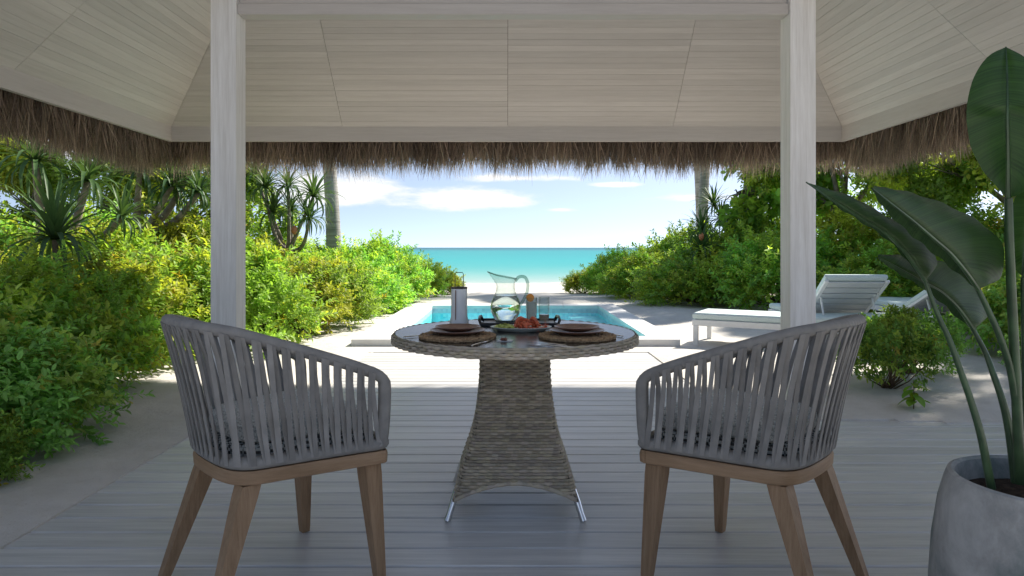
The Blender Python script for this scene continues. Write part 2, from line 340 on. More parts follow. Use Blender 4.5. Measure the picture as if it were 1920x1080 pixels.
# strelitzia leaf: fine side veins
m = M('strelitzia', rough=.46, spec=.32); uvn = m.n('ShaderNodeAttribute', attribute_name='tint')
sx = m.n('ShaderNodeSeparateColor'); m.l(uvn.outputs['Color'], sx.inputs[0])      # r: along the leaf, g: across, from the midrib
t_ = m.math('ADD', m.math('MULTIPLY', sx.outputs[0], 1.0), m.math('MULTIPLY', sx.outputs[1], -.09))
cb = m.n('ShaderNodeCombineXYZ'); m.l(t_, cb.inputs[0])
vn = m.noise(cb.outputs[0], 75, 3, .7); vb = m.noise(cb.outputs[0], 14, 3, .6)
c = m.mix(.5, m.ramp(vn, [(.38, (.009, .024, .008)), (.62, (.040, .088, .026))]), m.ramp(vb, [(.35, (.015, .040, .013)), (.65, (.048, .098, .028))]))
m.col(c); m.bump(vn, .35, .004)
tr = m.n('ShaderNodeBsdfTranslucent'); m.l(m.mix(1.0, c, (2.2, 2.6, 1.2), 'MULTIPLY'), tr.inputs[0]); ms = m.n('ShaderNodeMixShader'); ms.inputs[0].default_value = .22
m.l(m.b.outputs[0], ms.inputs[1]); m.l(tr.outputs[0], ms.inputs[2]); m.l(ms.outputs[0], m.o.inputs[0]); mats['strel'] = m.m

# sea: colour follows the depth, which grows with the distance from the beach
m = M('sea_water', rough=.35, spec=.08); g = m.n('ShaderNodeNewGeometry'); sp = m.n('ShaderNodeSeparateXYZ'); m.l(g.outputs['Position'], sp.inputs[0])
v = m.coords((.03, .012, 1)); wob = m.noise(v, 1, 4, .6)
inv = m.math('DIVIDE', 2600.0, sp.outputs[1]); inv = m.math('ADD', inv, m.math('MULTIPLY', m.math('SUBTRACT', wob, .5), m.math('MULTIPLY', inv, .45)))
f = m.math('DIVIDE', inv, 75.0)
m.col(m.ramp(f, [(0.0, (.015, .09, .13)), (.035, (.015, .13, .165)), (.09, (.008, .25, .265)), (.30, (.010, .30, .30)), (.46, (.035, .31, .30)), (.64, (.11, .35, .32)), (.82, (.25, .40, .36)), (1.0, (.42, .45, .41))]))
v = m.coords((.8, 2.0, 1)); m.bump(m.noise(v, 1.0, 5, .6), .5, .12); mats['sea'] = m.m
# pool
m = M('pool_tile', rough=.3, spec=.4); v = m.coords((1, 1, 1)); br = m.n('ShaderNodeTexVoronoi', distance='CHEBYCHEV'); m.l(v, br.inputs[0]); br.inputs['Scale'].default_value = 22; br.inputs['Randomness'].default_value = 0.0
rc = m.n('ShaderNodeSeparateColor'); m.l(br.outputs['Color'], rc.inputs[0]); m.col(m.mix(rc.outputs[0], (.10, .72, .82), (.36, .90, .94))); mats['pool_tile'] = m.m
m = M('pool_wall_tile', rough=.4, spec=.4); v = m.coords((1, 1, 1)); br = m.n('ShaderNodeTexVoronoi', distance='CHEBYCHEV'); m.l(v, br.inputs[0]); br.inputs['Scale'].default_value = 22; br.inputs['Randomness'].default_value = 0.0
rc = m.n('ShaderNodeSeparateColor'); m.l(br.outputs['Color'], rc.inputs[0]); m.col(m.mix(rc.outputs[0], (.45, .50, .56), (.62, .66, .72))); mats['pool_wall'] = m.m
m = M('pool_water'); g = m.n('ShaderNodeBsdfGlossy'); g.inputs['Roughness'].default_value = .02; t = m.n('ShaderNodeBsdfTransparent'); t.inputs[0].default_value = (.90, .985, .99, 1)
fr = m.n('ShaderNodeFresnel'); fr.inputs[0].default_value = 1.33; v = m.coords((1, .6, 1)); h = m.math('ADD', m.noise(v, 3.2, 3, .5, .8), m.math('MULTIPLY', m.noise(v, 11, 2, .5), .3))
bp = m.n('ShaderNodeBump'); m.l(h, bp.inputs['Height']); bp.inputs['Strength'].default_value = .5; bp.inputs['Distance'].default_value = .03
m.l(bp.outputs[0], fr.inputs['Normal']); m.l(bp.outputs[0], g.inputs['Normal']); ff = m.math('MULTIPLY', fr.outputs[0], .30)
ms = m.n('ShaderNodeMixShader'); m.l(ff, ms.inputs[0]); m.l(t.outputs[0], ms.inputs[1]); m.l(g.outputs[0], ms.inputs[2]); m.l(ms.outputs[0], m.o.inputs[0]); mats['pool_water'] = m.m

# ------------------------------------------------------------------ terrain, sea
DX0, DX1, DY1 = -1.85, 4.6, 4.40               # terrace footprint
WX0, WX1, WY1 = -1.45, 1.47, 7.27              # boardwalk
PX0, PX1, PY0, PY1 = -1.72, 1.92, 7.66, 12.50  # pool with its coping
def nz2(x, y, s, o=0): return noise.noise(Vector((x*s+o, y*s-o, o*.37)))
def sand_h(x, y):
    z = .012+.022*nz2(x, y, .9, 3)+.012*nz2(x, y, 3.1, 8)+.006*nz2(x, y, 9, 1)
    ax = abs(x)
    if ax > 2.2: z += min(.25, .05*(ax-2.2))
    if y > 15: z -= (min(y, 90)-15)*.0385
    w1 = .012+.10*max(0, nz2(x, y, 1.3, 5)); 
    if x > 2.4: w1 += .10*(x-2.4)
    w2 = .02+.14*max(0, nz2(x, y, 1.7, 11))
    inA = min(x-DX0-.015, DY1-w1-y); inB = min(x-WX0-w2, WX1-w2*.6-x, WY1-.02-y)
    if y < 2.2: inA = min(x-DX0, DX1-x)
    ins = max(inA, inB)
    if x > DX1: ins = -1
    inP = min(x-PX0, PX1-x, y-PY0, PY1-y)-.01
    if ins > 0: return -.14
    if inP > 0: return -2.2
    d = -max(ins, inP if y > 7 else -9)
    z = .006+(max(z, .006)-.006)*min(1, d/.4) if y < 14 and ax < 5.5 else z
    return z
def lines(a, b, step, extra=()):
    s = set(round(x, 4) for x in np.arange(a, b+1e-6, step)); s |= set(extra); return sorted(s)
xs = [-600, -200, -80, -40, -22, -14, -10, -8, -7, -6]+lines(-5.4, 5.4, .045, (PX0+.005, PX0+.015, PX1-.005, PX1-.015))+[6, 7, 8, 10, 14, 22, 40, 80, 200, 600]
ys = [-60, -30, -15, -8, -4, -2, 0, 1, 1.6, 2.0]+lines(2.3, 9, .045, (PY0+.005, PY0+.015))+lines(9.2, 13, .15, (PY1-.005, PY1-.015))+[14, 15, 17, 20, 24, 30, 36, 45, 60, 90]
mb = MB(); mb.grid([[(x, y, sand_h(x, y)) for x in xs] for y in ys])
tag(mb.build('sand_ground', mats['sand'], smooth=True), kind='structure')
mb = MB(); mb.grid([[(x, y, -.92) for x in (-9000, -900, -90, 90, 900, 9000)] for y in (30, 60, 120, 300, 1000, 16000)])
tag(mb.build('sea_water', mats['sea']), kind='structure')

# ------------------------------------------------------------------ terrace boards
def board_mesh(x0, x1, name='plank'):
    w, c = .1366, .005; prof = [(-w/2+.0, -.028), (w/2, -.028), (w/2, -c), (w/2-c, 0), (-w/2+c, 0), (-w/2, -c)]
    mb = MB(); mb.loft([[(x, y, z) for y, z in prof] for x in (x0, x1)]); return mb.mesh(name, mats['deck_board'])
deck = empty('terrace_deck', (0, 0, 0), label=None); tag(deck, kind='structure')
PITCH = .1434
bmA, bmB = board_mesh(DX0, DX1), board_mesh(WX0, WX1)
k = 0; y = DY1-PITCH/2
while y > -2.6: link('plank', bmA, deck, (0, y, random.uniform(-.001, .001))); y -= PITCH
y = DY1+PITCH/2
while y < WY1+.02: link('plank', bmB, deck, (0, y, random.uniform(-.001, .001))); y += PITCH
mb = MB()
for x in np.arange(-1.6, 4.5, .5): mb.box((x, -2.6, -.11), (x+.05, DY1-.01, -.034))
for x in (-1.3, -.6, 0, .6, 1.25): mb.box((x+.07, DY1, -.11), (x+.12, WY1-.01, -.034))
mb.build('joist', mats['pool_joist'], deck)

# ------------------------------------------------------------------ pool
pool = empty('swimming_pool', (0, 0, 0), label='rectangular turquoise plunge pool with pale stone coping beyond the boardwalk', cat='pool')
IX0, IX1, IY0, IY1 = -1.30, 1.60, 7.95, 12.14; TZ = .085
def slab(lo, hi):
    mb = MB(); mb.box(lo, hi, .005); mb.build('coping_slab', mats['coping'], pool)
g = .002
for a, b in ((PX0, -.8), (-.8, .1), (.1, 1.0), (1.0, PX1)):
    slab((a+g, PY0, -.12), (b-g, IY0, TZ)); slab((a+g, IY1, -.12), (b-g, PY1, TZ))
for i in range(5):
    a = IY0+(IY1-IY0)*i/5; b = IY0+(IY1-IY0)*(i+1)/5
    slab((PX0, a+g, -.12), (IX0, b-g, TZ)); slab((IX1, a+g, -.12), (PX1, b-g, TZ))
mb = MB(); x0, x1, y0, y1 = IX0-.003, IX1+.003, IY0-.003, IY1+.003
def quad(mb, a, b, c, d): mb.add([a, b, c, d], [(0, 1, 2, 3)])
zb = -.40; lx = 1.08
mb2 = MB()
quad(mb, (x0-.1, y0-.1, zb), (lx, y0-.1, zb), (lx, y1+.1, zb), (x0-.1, y1+.1, zb))
quad(mb, (lx, y0-.1, zb), (lx, y0-.1, -.10), (lx, y1+.1, -.10), (lx, y1+.1, zb))
quad(mb, (lx, y0-.1, -.10), (x1+.1, y0-.1, -.10), (x1+.1, y1+.1, -.10), (lx, y1+.1, -.10))
mb.build('pool_floor', mats['pool_tile'], pool)
e = .006
for za, zc, nm, mt in ((zb, -.05, 'pool_wall', 'pool_tile'), (-.05, .03, 'waterline_band', 'pool_wall')):
    mb2 = MB()
    quad(mb2, (x0+e, y0, za), (x0+e, y1, za), (x0+e, y1, zc), (x0+e, y0, zc))
    quad(mb2, (x1-e, y0, za), (x1-e, y0, zc), (x1-e, y1, zc), (x1-e, y1, za))
    quad(mb2, (x0, y1-e, za), (x1, y1-e, za), (x1, y1-e, zc), (x0, y1-e, zc))
    quad(mb2, (x0, y0+e, za), (x0, y0+e, zc), (x1, y0+e, zc), (x1, y0+e, za))
    mb2.build(nm, mats[mt], pool)
mb = MB(); quad(mb, (x0+.008, y0+.008, .015), (x1-.008, y0+.008, .015), (x1-.008, y1-.008, .015), (x0+.008, y1-.008, .015))
tag(mb.build('pool_water', mats['pool_water']), kind='structure')

# ------------------------------------------------------------------ pavilion
EX, EY, EZ, SL, BH = 3.14, 6.50, 2.095, .96, .15; BY = 2.0
pav = empty('beach_pavilion', (0, 2, 0), label='thatched open pavilion with whitewashed timber posts and sloping plank ceiling', cat='pavilion'); world_root(pav)
PD = 4.15; PW = .15
for x0 in (-555/F*PD, 532/F*PD):
    x1 = x0+.152
    for (ya, yb) in ((PD, PD+PW), (2.06, 2.21)):
        mb = MB(); mb.box((x0, ya, .001), (x1, yb, 2.86), .004); mb.build('post', mats['whitewash_post'], pav)
xl, xr = -555/F*PD, 532/F*PD+.152
mb = MB(); mb.box((xl+.152+.002, PD+.02, 2.502), (xr-.154, PD+.12, 2.57), .004); mb.build('beam_trim', mats['whitewash_plank_x'], pav)
mb = MB(); mb.box((xl+.155, PD+.04, 2.572), (xr-.155, PD+.14, 2.76), .004); mb.build('beam', mats['whitewash_plank_x'], pav)
for x in (xl+.02, xr-.13):
    mb = MB(); mb.box((x, 2.213, 2.60), (x+.11, PD-.003, 2.80), .004); mb.build('side_beam', mats['whitewash_plank_y'], pav)
# eave boards
t = .04
mb = MB(); mb.add([(-EX, EY, EZ), (EX, EY, EZ), (EX+t, EY+t, EZ), (-EX-t, EY+t, EZ), (-EX, EY, EZ+BH), (EX, EY, EZ+BH), (EX+t, EY+t, EZ+BH), (-EX-t, EY+t, EZ+BH)],
       [(0, 3, 2, 1), (4, 5, 6, 7), (0, 1, 5, 4), (2, 3, 7, 6), (0, 4, 7, 3), (1, 2, 6, 5)]); mb.build('eave_board', mats['whitewash_plank_x'], pav)
for s in (-1, 1):
    q = [(s*EX, BY), (s*EX, EY-.002), (s*(EX+t), EY+t-.002), (s*(EX+t), BY)]
    mb = MB(); mb.add([(x, y, EZ) for x, y in q]+[(x, y, EZ+BH) for x, y in q], [(0, 1, 2, 3), (7, 6, 5, 4), (0, 4, 5, 1), (1, 5, 6, 2), (2, 6, 7, 3), (3, 7, 4, 0)])
    mb.build('eave_board', mats['whitewash_plank_y'], pav)
# ceiling planks: p is the plan distance in from the eave
Z0 = EZ+BH-.012; pp = .0405; gp = .0009; th = .016
def plank_front(a0, a1, p0, p1, hipL, hipR, jit):
    def pt(x, p, d): return (x, EY-p, Z0+SL*p+d+jit)
    A = lambda x, p, hl, hr: (-(EX-p)+.002 if hl else ((EX-p)-.002 if hr else x))
    ring = []
    for d in (0, th):
        ring += [pt(A(a0, p0, hipL, False), p0, d), pt(A(a1, p0, False, hipR), p0, d), pt(A(a1, p1, False, hipR), p1, d), pt(A(a0, p1, hipL, False), p1, d)]
    mb = MB(); mb.add(ring, [(0, 3, 2, 1), (4, 5, 6, 7), (0, 1, 5, 4), (1, 2, 6, 5), (2, 3, 7, 6), (3, 0, 4, 7)]); return mb
seams = [-1.54, 0.01, 1.56]
for i in range(23):
    p0, p1 = i*pp+gp, (i+1)*pp-gp
    ed = [-EX]+seams+[EX]
    for j in range(4):
        a0 = ed[j]+(.0015 if j else 0); a1 = ed[j+1]-(.0015 if j < 3 else 0)
        plank_front(a0, a1, p0, p1, j == 0, j == 3, random.uniform(-.0008, .0008)).build('ceiling_plank', mats['whitewash_plank_x'], pav)
for s in (-1, 1):
    for i in range(23):
        p0, p1 = i*pp+gp, (i+1)*pp-gp; jit = random.uniform(-.0015, .0015)
        for j, (y0, y1) in enumerate(((BY, 4.42), (4.423, None))):
            def pt(y, p, d): return (s*(EX-p), y, Z0+SL*p+d+jit)
            ya = [y1 if y1 is not None else EY-p-.002 for p in (p0, p1)]
            ring = []
            for d in (0, th): ring += [pt(y0, p0, d), pt(ya[0], p0, d), pt(ya[1], p1, d), pt(y0, p1, d)]
            mb = MB(); mb.add(ring, [(0, 3, 2, 1), (4, 5, 6, 7), (0, 1, 5, 4), (1, 2, 6, 5), (2, 3, 7, 6), (3, 0, 4, 7)]); mb.build('ceiling_plank', mats['whitewash_plank_y'], pav)
pb = 23*pp+.001
mb = MB()
def cz(p): return Z0+SL*p
quad(mb, (-(EX-pb), EY-pb, cz(pb)), (EX-pb, EY-pb, cz(pb)), (0, EY-EX, cz(EX)), (0, EY-EX, cz(EX)+.001))
mb.build('upper_ceiling', mats['whitewash_plank_x'], pav)
mb = MB()
for s in (-1, 1): quad(mb, (s*(EX-pb), BY, cz(pb)), (s*(EX-pb), EY-pb, cz(pb)), (0, EY-EX, cz(EX)), (0, BY, cz(EX)))
mb.build('upper_ceiling', mats['whitewash_plank_y'], pav)
# roof body above the planks
ov = .17; up = .05
def roof_pt(x, y, p, d): return (x, y, Z0+SL*p+d)
o = EX+ov; mb = MB()
for d0 in (up, up+.22):
    mb.add([(-o, EY+ov, Z0-SL*ov+d0), (o, EY+ov, Z0-SL*ov+d0), (0, EY-EX, cz(EX)+d0), (-o, BY, Z0-SL*ov+d0), (o, BY, Z0-SL*ov+d0), (0, BY, cz(EX)+d0)],
           [(0, 1, 2), (0, 2, 5, 3), (1, 4, 5, 2)])
mb.add([(-o, EY+ov, Z0-SL*ov+up), (o, EY+ov, Z0-SL*ov+up), (o, EY+ov, Z0-SL*ov+up+.22), (-o, EY+ov, Z0-SL*ov+up+.22)], [(0, 1, 2, 3)])
for s in (-1, 1): mb.add([(s*o, BY, Z0-SL*ov+up), (s*o, EY+ov, Z0-SL*ov+up), (s*o, EY+ov, Z0-SL*ov+up+.22), (s*o, BY, Z0-SL*ov+up+.22)], [(0, 1, 2, 3)])
mb.build('roof_thatch', mats['thatch_cover'], pav)
# hanging thatch fringe
def fringe(n, x0, y0, x1, y1, outn, name):
    u = rng.random(n); lay = rng.random(n)**.8
    lx_, ly_ = x0+(x1-x0)*u, y0+(y1-y0)*u
    clump = .5+.5*np.sin(u*math.hypot(x1-x0, y1-y0)*9+3*np.sin(u*37)); clump = clump*.6+.4*rng.random(n)
    off = .055+lay*.20
    bx, by = lx_+outn[0]*off, ly_+outn[1]*off
    bz = EZ+.13-lay*.10+rng.normal(0, .012, n)
    L = (.22+.11*clump+.17*rng.random(n)**3+ (lay < .35)*.03)*(1-.12*lay)
    tdir = np.array([y1-y0, -(x1-x0)]); tdir = np.array([(x1-x0), (y1-y0)])/math.hypot(x1-x0, y1-y0)
    sway = rng.normal(0, .22, n); outw = .10+rng.normal(0, .16, n)
    V = []; C = []
    w = .0022+.0026*rng.random(n)
    px_, py_, pz_ = bx, by, bz
    tint = (.45+.75*rng.random(n)**1.5)
    rows = []
    ang = rng.random(n)*math.pi
    wx, wy = np.cos(ang), np.sin(ang)
    for k, ft in enumerate((0, .5, 1.0)):
        cx = bx+L*ft*(tdir[0]*sway+outn[0]*outw)*(1 if k < 2 else .95); cy = by+L*ft*(tdir[1]*sway+outn[1]*outw); cz_ = bz-L*ft*(1-.02*k)
        ww = w*(1, .85, .12)[k]
        rows.append(np.stack([cx-wx*ww, cy-wy*ww, cz_], 1)); rows.append(np.stack([cx+wx*ww, cy+wy*ww, cz_], 1))
    V = np.stack(rows, 1).reshape(-1, 3)
    b = np.arange(n)*6
    Q = np.concatenate([np.stack([b, b+1, b+3, b+2], 1), np.stack([b+2, b+3, b+5, b+4], 1)])
    tint = tint*(.72+.5*np.clip(.5+.5*np.sin(u*math.hypot(x1-x0, y1-y0)*21+4*np.sin(u*61)), 0, 1))
    warm = np.stack([tint, tint*(.96+.06*rng.random(n)), tint*(.90+.12*rng.random(n))], 1)
    return V, Q, np.repeat(warm, 6, 0)
parts = []
for (n, a) in ((15000, (-EX-.12, EY, EX+.12, EY, (0, 1))), (19000, (-EX, BY, -EX, EY+.12, (-1, 0))), (19000, (EX, BY, EX, EY+.12, (1, 0)))):
    parts.append(fringe(n, *a[:4], a[4], ''))
Vs = []; Qs = []; Cs = []; o_ = 0
for V, Q, C in parts: Vs.append(V); Qs.append(Q+o_); Cs.append(C); o_ += len(V)
V = np.concatenate(Vs); V -= np.array(pav['_w'])
tag(link('thatch_fringe', fast_mesh('thatch_fringe', V, np.concatenate(Qs), mats['thatch'], np.concatenate(Cs)), pav), kind='stuff')

# ------------------------------------------------------------------ chairs
def bez(pts, n):                               # Catmull-Rom through points
    pts = [Vector(p) for p in pts]; out = []
    pts = [pts[0]*2-pts[1]]+pts+[pts[-1]*2-pts[-2]]
    for i in range(1, len(pts)-2):
        for j in range(n):
            t = j/n; a, b, c, d = pts[i-1:i+3]
            out.append(.5*((2*b)+(c-a)*t+(2*a-5*b+4*c-d)*t*t+(3*b-a-3*c+d)*t**3))
    out.append(pts[-2]); return out
def resample(pts, n, closed=False):
    q = pts+[pts[0]] if closed else pts
    L = [0]
    for a, b in zip(q, q[1:]): L.append(L[-1]+(b-a).length)
    out = []
    for i in range(n):
        s = L[-1]*(i/n if closed else i/(n-1)); k = max(0, min(len(L)-2, int(np.searchsorted(L, s, side='right'))-1))
        f = (s-L[k])/max(1e-9, L[k+1]-L[k]); out.append(q[k].lerp(q[k+1], f))
    return out
def half(pts): return [(-x, y, z) for x, y, z in reversed(pts) if abs(x) > 1e-9]+pts
# right-hand halves, from the back middle to the front
BR = [(0, -.262, 0), (.09, -.258, 0), (.155, -.243, 0), (.195, -.205, 0), (.213, -.13, 0), (.24, .01, 0), (.265, .13, 0), (.277, .185, 0)]
TR = [(0, -.358, .868), (.10, -.352, .868), (.178, -.325, .864), (.235, -.262, .848), (.268, -.17, .816), (.285, -.05, .773), (.294, .07, .728), (.296, .155, .692)]
def make_chair():
    root = empty('dining_chair', (0, 0, 0), label='', cat='chair', group='woven dining chairs at the round table')
    base = bez(half(BR), 8); top = bez(half(TR), 8)
    loop = [Vector(p) for p in half(BR)]+[Vector((.25, .208, 0)), Vector((0, .216, 0)), Vector((-.25, .208, 0))]
    loop = bez(loop+[loop[0]], 6)[:-1]
    # wooden seat rail: mitred ring
    rings = []
    n = len(loop)
    for i, p in enumerate(loop):
        tg = (loop[(i+1) % n]-loop[i-1]).normalized(); nn_ = Vector((tg.y, -tg.x, 0))
        if nn_.dot(Vector((p.x, p.y, 0))) < 0: nn_ = -nn_
        pr = [(.004, .388), (.012, .392), (.014, .42), (.010, .432), (-.030, .432), (-.034, .388)]
        rings.append([Vector((p.x+nn_.x*o_, p.y+nn_.y*o_, z)) for o_, z in pr])
    rings.append(rings[0]); mb = MB(); mb.loft(rings, cap=False); mb.build('seat_rail', mats['teak_rail'], root, smooth=True)
    mb = MB(); mb.tube([Vector((p.x, p.y, .454)) for p in resample(loop, 90, True)], .021, 10, closed=True); mb.build('base_rope_rail', mats['rope'], root, smooth=True)
    # top rail with arm fronts coming down to the seat
    arm = [Vector((.297, .185, .672)), Vector((.297, .194, .645)), Vector((.292, .196, .57)), Vector((.284, .196, .50)), Vector((.278, .194, .462))]
    path = [Vector((-p.x, p.y, p.z)) for p in reversed(arm)]+top+arm
    path = resample(bez([path[0]]+path[1:], 3), 130)
    zz = [.0185+.0025*(p.z < .66) for p in path]
    mb = MB(); mb.tube(path, zz, 10, flat=1.0); mb.build('arm_rail', mats['rope'], root, smooth=True)
    # straps, leaning to and fro between the two rails
    N = 34; T = resample(top, 8*N+1); B = resample([Vector((p.x, p.y, .452)) for p in base], 8*N+1)
    def at(L, s): s = max(0, min(1, s)); q = s*(len(L)-1); k = int(min(q, len(L)-2)); return L[k].lerp(L[k+1], q-k)
    for i in range(N):
        for sd_ in (-1, 1):
            st = (i+.5+sd_*.13)/N; sb = (i+.5+sd_*.41)/N
            if sb < 0 or sb > 1: continue
            p1, p0 = at(T, st), at(B, sb); hw = .0081*random.uniform(.93, 1.05)
            tt = (at(T, st+.01)-at(T, st-.01)).normalized(); tb = (at(B, sb+.01)-at(B, sb-.01)).normalized()
            no1 = Vector((p1.x, p1.y+.05, 0)).normalized(); rows = []
            tw = random.uniform(-.12, .12)
            K = 5; front = []; back = []
            for k in range(K+1):
                f = k/K; c = p0.lerp(p1, f); tg = tb.lerp(tt, f).normalized(); up_ = (p1-p0).normalized(); nrm = tg.cross(up_).normalized()
                if nrm.dot(no1) < 0: nrm = -nrm
                bow = .0215*(1-.5*math.sin(math.pi*f)*.6)*(.4 if sd_ > 0 and 0 < k < K else 1.0)
                c = c+nrm*bow; hwk = hw*(1+.10*math.sin(3*math.pi*f+i)*.5); tg2 = (tg+nrm*tw*math.sin(math.pi*f)).normalized()
                front.append((c-tg2*hwk, c+tg2*hwk)); back.append((c-tg2*hwk-nrm*.003, c+tg2*hwk-nrm*.003))
            rg = [[a[0], a[1], b[1], b[0]] for a, b in zip(front, back)]
            mb = MB(); mb.loft(rg); mb.build('strap', mats['strap'], root)
    # cushion and knitted base
    outl = resample(loop, 48, True)
    def ring(ins, z, cr=0):
        return [Vector((p.x*(1-ins/.27), (p.y+.0)*(1-ins/.25), z)) for p in outl]
    mb = MB(); mb.loft([ring(.032, .435), ring(.024, .45), ring(.024, .488), ring(.036, .497)]); mb.build('knitted_seat_base', mats['knit'], root, smooth=True)
    mb = MB(); mb.loft([ring(.05, .499), ring(.036, .508), ring(.030, .53), ring(.034, .552), ring(.055, .568), ring(.11, .577), ring(.20, .580)]); mb.build('seat_cushion', mats['cushion'], root, smooth=True)
    # legs
    for (tx, ty, bx_, by_) in ((.238, .170, .266, .195), (-.238, .170, -.266, .195), (.165, -.205, .212, -.335), (-.165, -.205, -.212, -.335)):
        rg = []
        for f, hw in ((0, .0145), (.06, .0165), (.9, .029), (1, .029)):
            cx, cy = bx_+(tx-bx_)*f, by_+(ty-by_)*f; z = .386*f+.001
            rg.append([(cx-hw, cy-hw, z), (cx+hw, cy-hw, z), (cx+hw, cy+hw, z), (cx-hw, cy+hw, z)])
        mb = MB(); mb.loft(rg); mb.build('leg', mats['teak'], root)
    return root
ch = make_chair(); ch2 = copy_tree(ch)
ch.location = (-.745, 2.36, 0); ch.rotation_euler = (0, 0, R(-47)); ch['label'] = 'grey strap-woven dining chair with teak legs, left of the round table'
ch2.location = (.789, 2.36, 0); ch2.rotation_euler = (0, 0, R(47)); ch2['label'] = 'grey strap-woven dining chair with teak legs, right of the table beside the potted plant'

# ------------------------------------------------------------------ round table
TX, TY, TH, TR_ = .035, 3.02, .733, .522
tb = empty('round_table', (TX, TY, 0), label='round grey rattan pedestal table with glass top between the two chairs', cat='table')
def weave(rows_pts, nrm_fn, out_v, out_f, out_c, amp=.0032, r=.0052, stake=.024):
    pass
Vw = []; Fw = []; Cw = []
def strand(pts, nrms, r, flat=.75, stake=.024, phase=0, amp=.0058, rowup=None):
    # a half-round strand that dips and rises over the stakes; colour per bump
    L = 0; pr = None
    n0 = len(Vw); K = 5
    seg_c = {}; rowb = random.uniform(.82, 1.2)
    for i, (p, nn_) in enumerate(zip(pts, nrms)):
        if pr is not None: L += (p-pr).length
        pr = p
        ph = math.pi*(L/stake)+phase; h = math.sin(ph)*amp
        ci = int(math.floor((ph)/math.pi))
        if ci not in seg_c:
            b = rowb*random.uniform(.80, 1.22); seg_c[ci] = (b, b*random.uniform(.95, 1.0), b*random.uniform(.86, 1.0))
        up_ = rowup[i] if rowup else Vector((0, 0, 1))
        for k in range(K):
            a = math.pi*k/(K-1); Vw.append(p+nn_*(h+r*flat*math.sin(a))+up_*(r*math.cos(a))); Cw.append(seg_c[ci])
        if i:
            b0 = n0+(i-1)*K
            for k in range(K-1): Fw.append((b0+k, b0+k+1, b0+K+k+1, b0+K+k))
PZ = [(.695, .139), (.55, .141), (.41, .156), (.30, .180), (.23, .203), (.134, .236), (.085, .250)]
def hw_at(z):
    for (z1, w1), (z0, w0) in zip(PZ, PZ[1:]):
        if z0 <= z <= z1:
            f = (z-z0)/(z1-z0); return w0+(w1-w0)*f
    return PZ[0][1] if z > .6 else PZ[-1][1]
hz = np.array([q[0] for q in PZ][::-1]); hwv = np.array([q[1] for q in PZ][::-1])
def hw_s(z):                                    # smoothed profile
    return float(np.mean([np.interp(z+d, hz, hwv) for d in (-.05, -.025, 0, .025, .05)]))
def arch(u): return .088+.062*(1-u*u)           # bottom edge, u in -1..1 across a face
cr = .022
for side in range(4):
    ca, sa = math.cos(side*math.pi/2), math.sin(side*math.pi/2)
    rot = lambda p: Vector((p[0]*ca-p[1]*sa, p[0]*sa+p[1]*ca, p[2]))
    row = 0; z = .694
    while z > .088:
        w = hw_s(z); nseg = 64
        pts = []; nr = []; ups = []
        dw = (hw_s(z+.01)-hw_s(z-.01))/.02
        for i in range(nseg+1):
            u = -1+2*i/nseg
            if z < arch(u):
                if len(pts) > 2: strand([rot(p) for p in pts], [rot(q) for q in nr], .0064, phase=row*math.pi, rowup=[rot(q) for q in ups], stake=.027, amp=.0062)
                pts = []; nr = []; ups = []; continue
            x = u*w; dc = max(0, abs(x)-(w-cr)); y = -w+ (cr-math.sqrt(max(0, cr*cr-dc*dc)))*.8
            nx = (dc/cr)*.6*(1 if x > 0 else -1); n_ = Vector((nx, -1, -dw*1.0)).normalized()
            pts.append(Vector((x, y, z))); nr.append(n_); ups.append(Vector((0, -dw, 1)).normalized() if True else None)
        if len(pts) > 2: strand([rot(p) for p in pts], [rot(q) for q in nr], .0064, phase=row*math.pi, rowup=[rot(q) for q in ups], stake=.027, amp=.0062)
        z -= .0116; row += 1
    # bound edge along the arch
    pts = []; nr = []; ups = []
    for i in range(61):
        u = -1+2*i/60; z = arch(u); w = hw_s(z); pts.append(rot((u*w, -w, z))); nr.append(rot((0, -1, -.2)).normalized()); ups.append(rot((.0, 0, 1)))
    strand(pts, nr, .0085, flat=1.0, stake=.0235, amp=.001, rowup=ups)
def flush_weave(name, parent):
    me = bpy.data.meshes.new(name); me.from_pydata([tuple(v) for v in Vw], [], Fw)
    at = me.color_attributes.new('tint', 'FLOAT_COLOR', 'POINT'); a = np.ones((len(Vw), 4), np.float32); a[:, :3] = np.array(Cw); at.data.foreach_set('color', a.ravel())
    me.materials.append(mats['rattan']); me.polygons.foreach_set('use_smooth', [True]*len(me.polygons)); me.update()
    Vw.clear(); Fw.clear(); Cw.clear(); return link(name, me, parent)
ped = flush_weave('pedestal', tb); ped['label'] = 'flared woven pedestal with arched bottom edges'
mb = MB()
for side in range(4):
    ca, sa = math.cos(side*math.pi/2), math.sin(side*math.pi/2); rot = lambda p: (p[0]*ca-p[1]*sa, p[0]*sa+p[1]*ca, p[2])
    rows = []
    for i in range(31):
        rows.append([rot(((-1+2*j/24)*(hw_s(zq)-.006), -(hw_s(zq)-.006), zq)) for j in range(25) for zq in [max(arch(-1+2*j/24)+.004, .694-(.694-.09)*i/30)]])
    mb.grid(rows)
mb.build('pedestal_core', mats['rattan_core'], ped)
for sx_, sy_ in ((-1, -1), (1, -1), (-1, 1), (1, 1)):
    mb = MB(); mb.tube([(sx_*.236, sy_*.2, .115), (sx_*.25, sy_*.215, .075), (sx_*.264, sy_*.225, .03), (sx_*.274, sy_*.233, .001)], [.014, .014, .0125, .0135], 12)
    mb.build('foot', mats['steel'], tb, smooth=True)
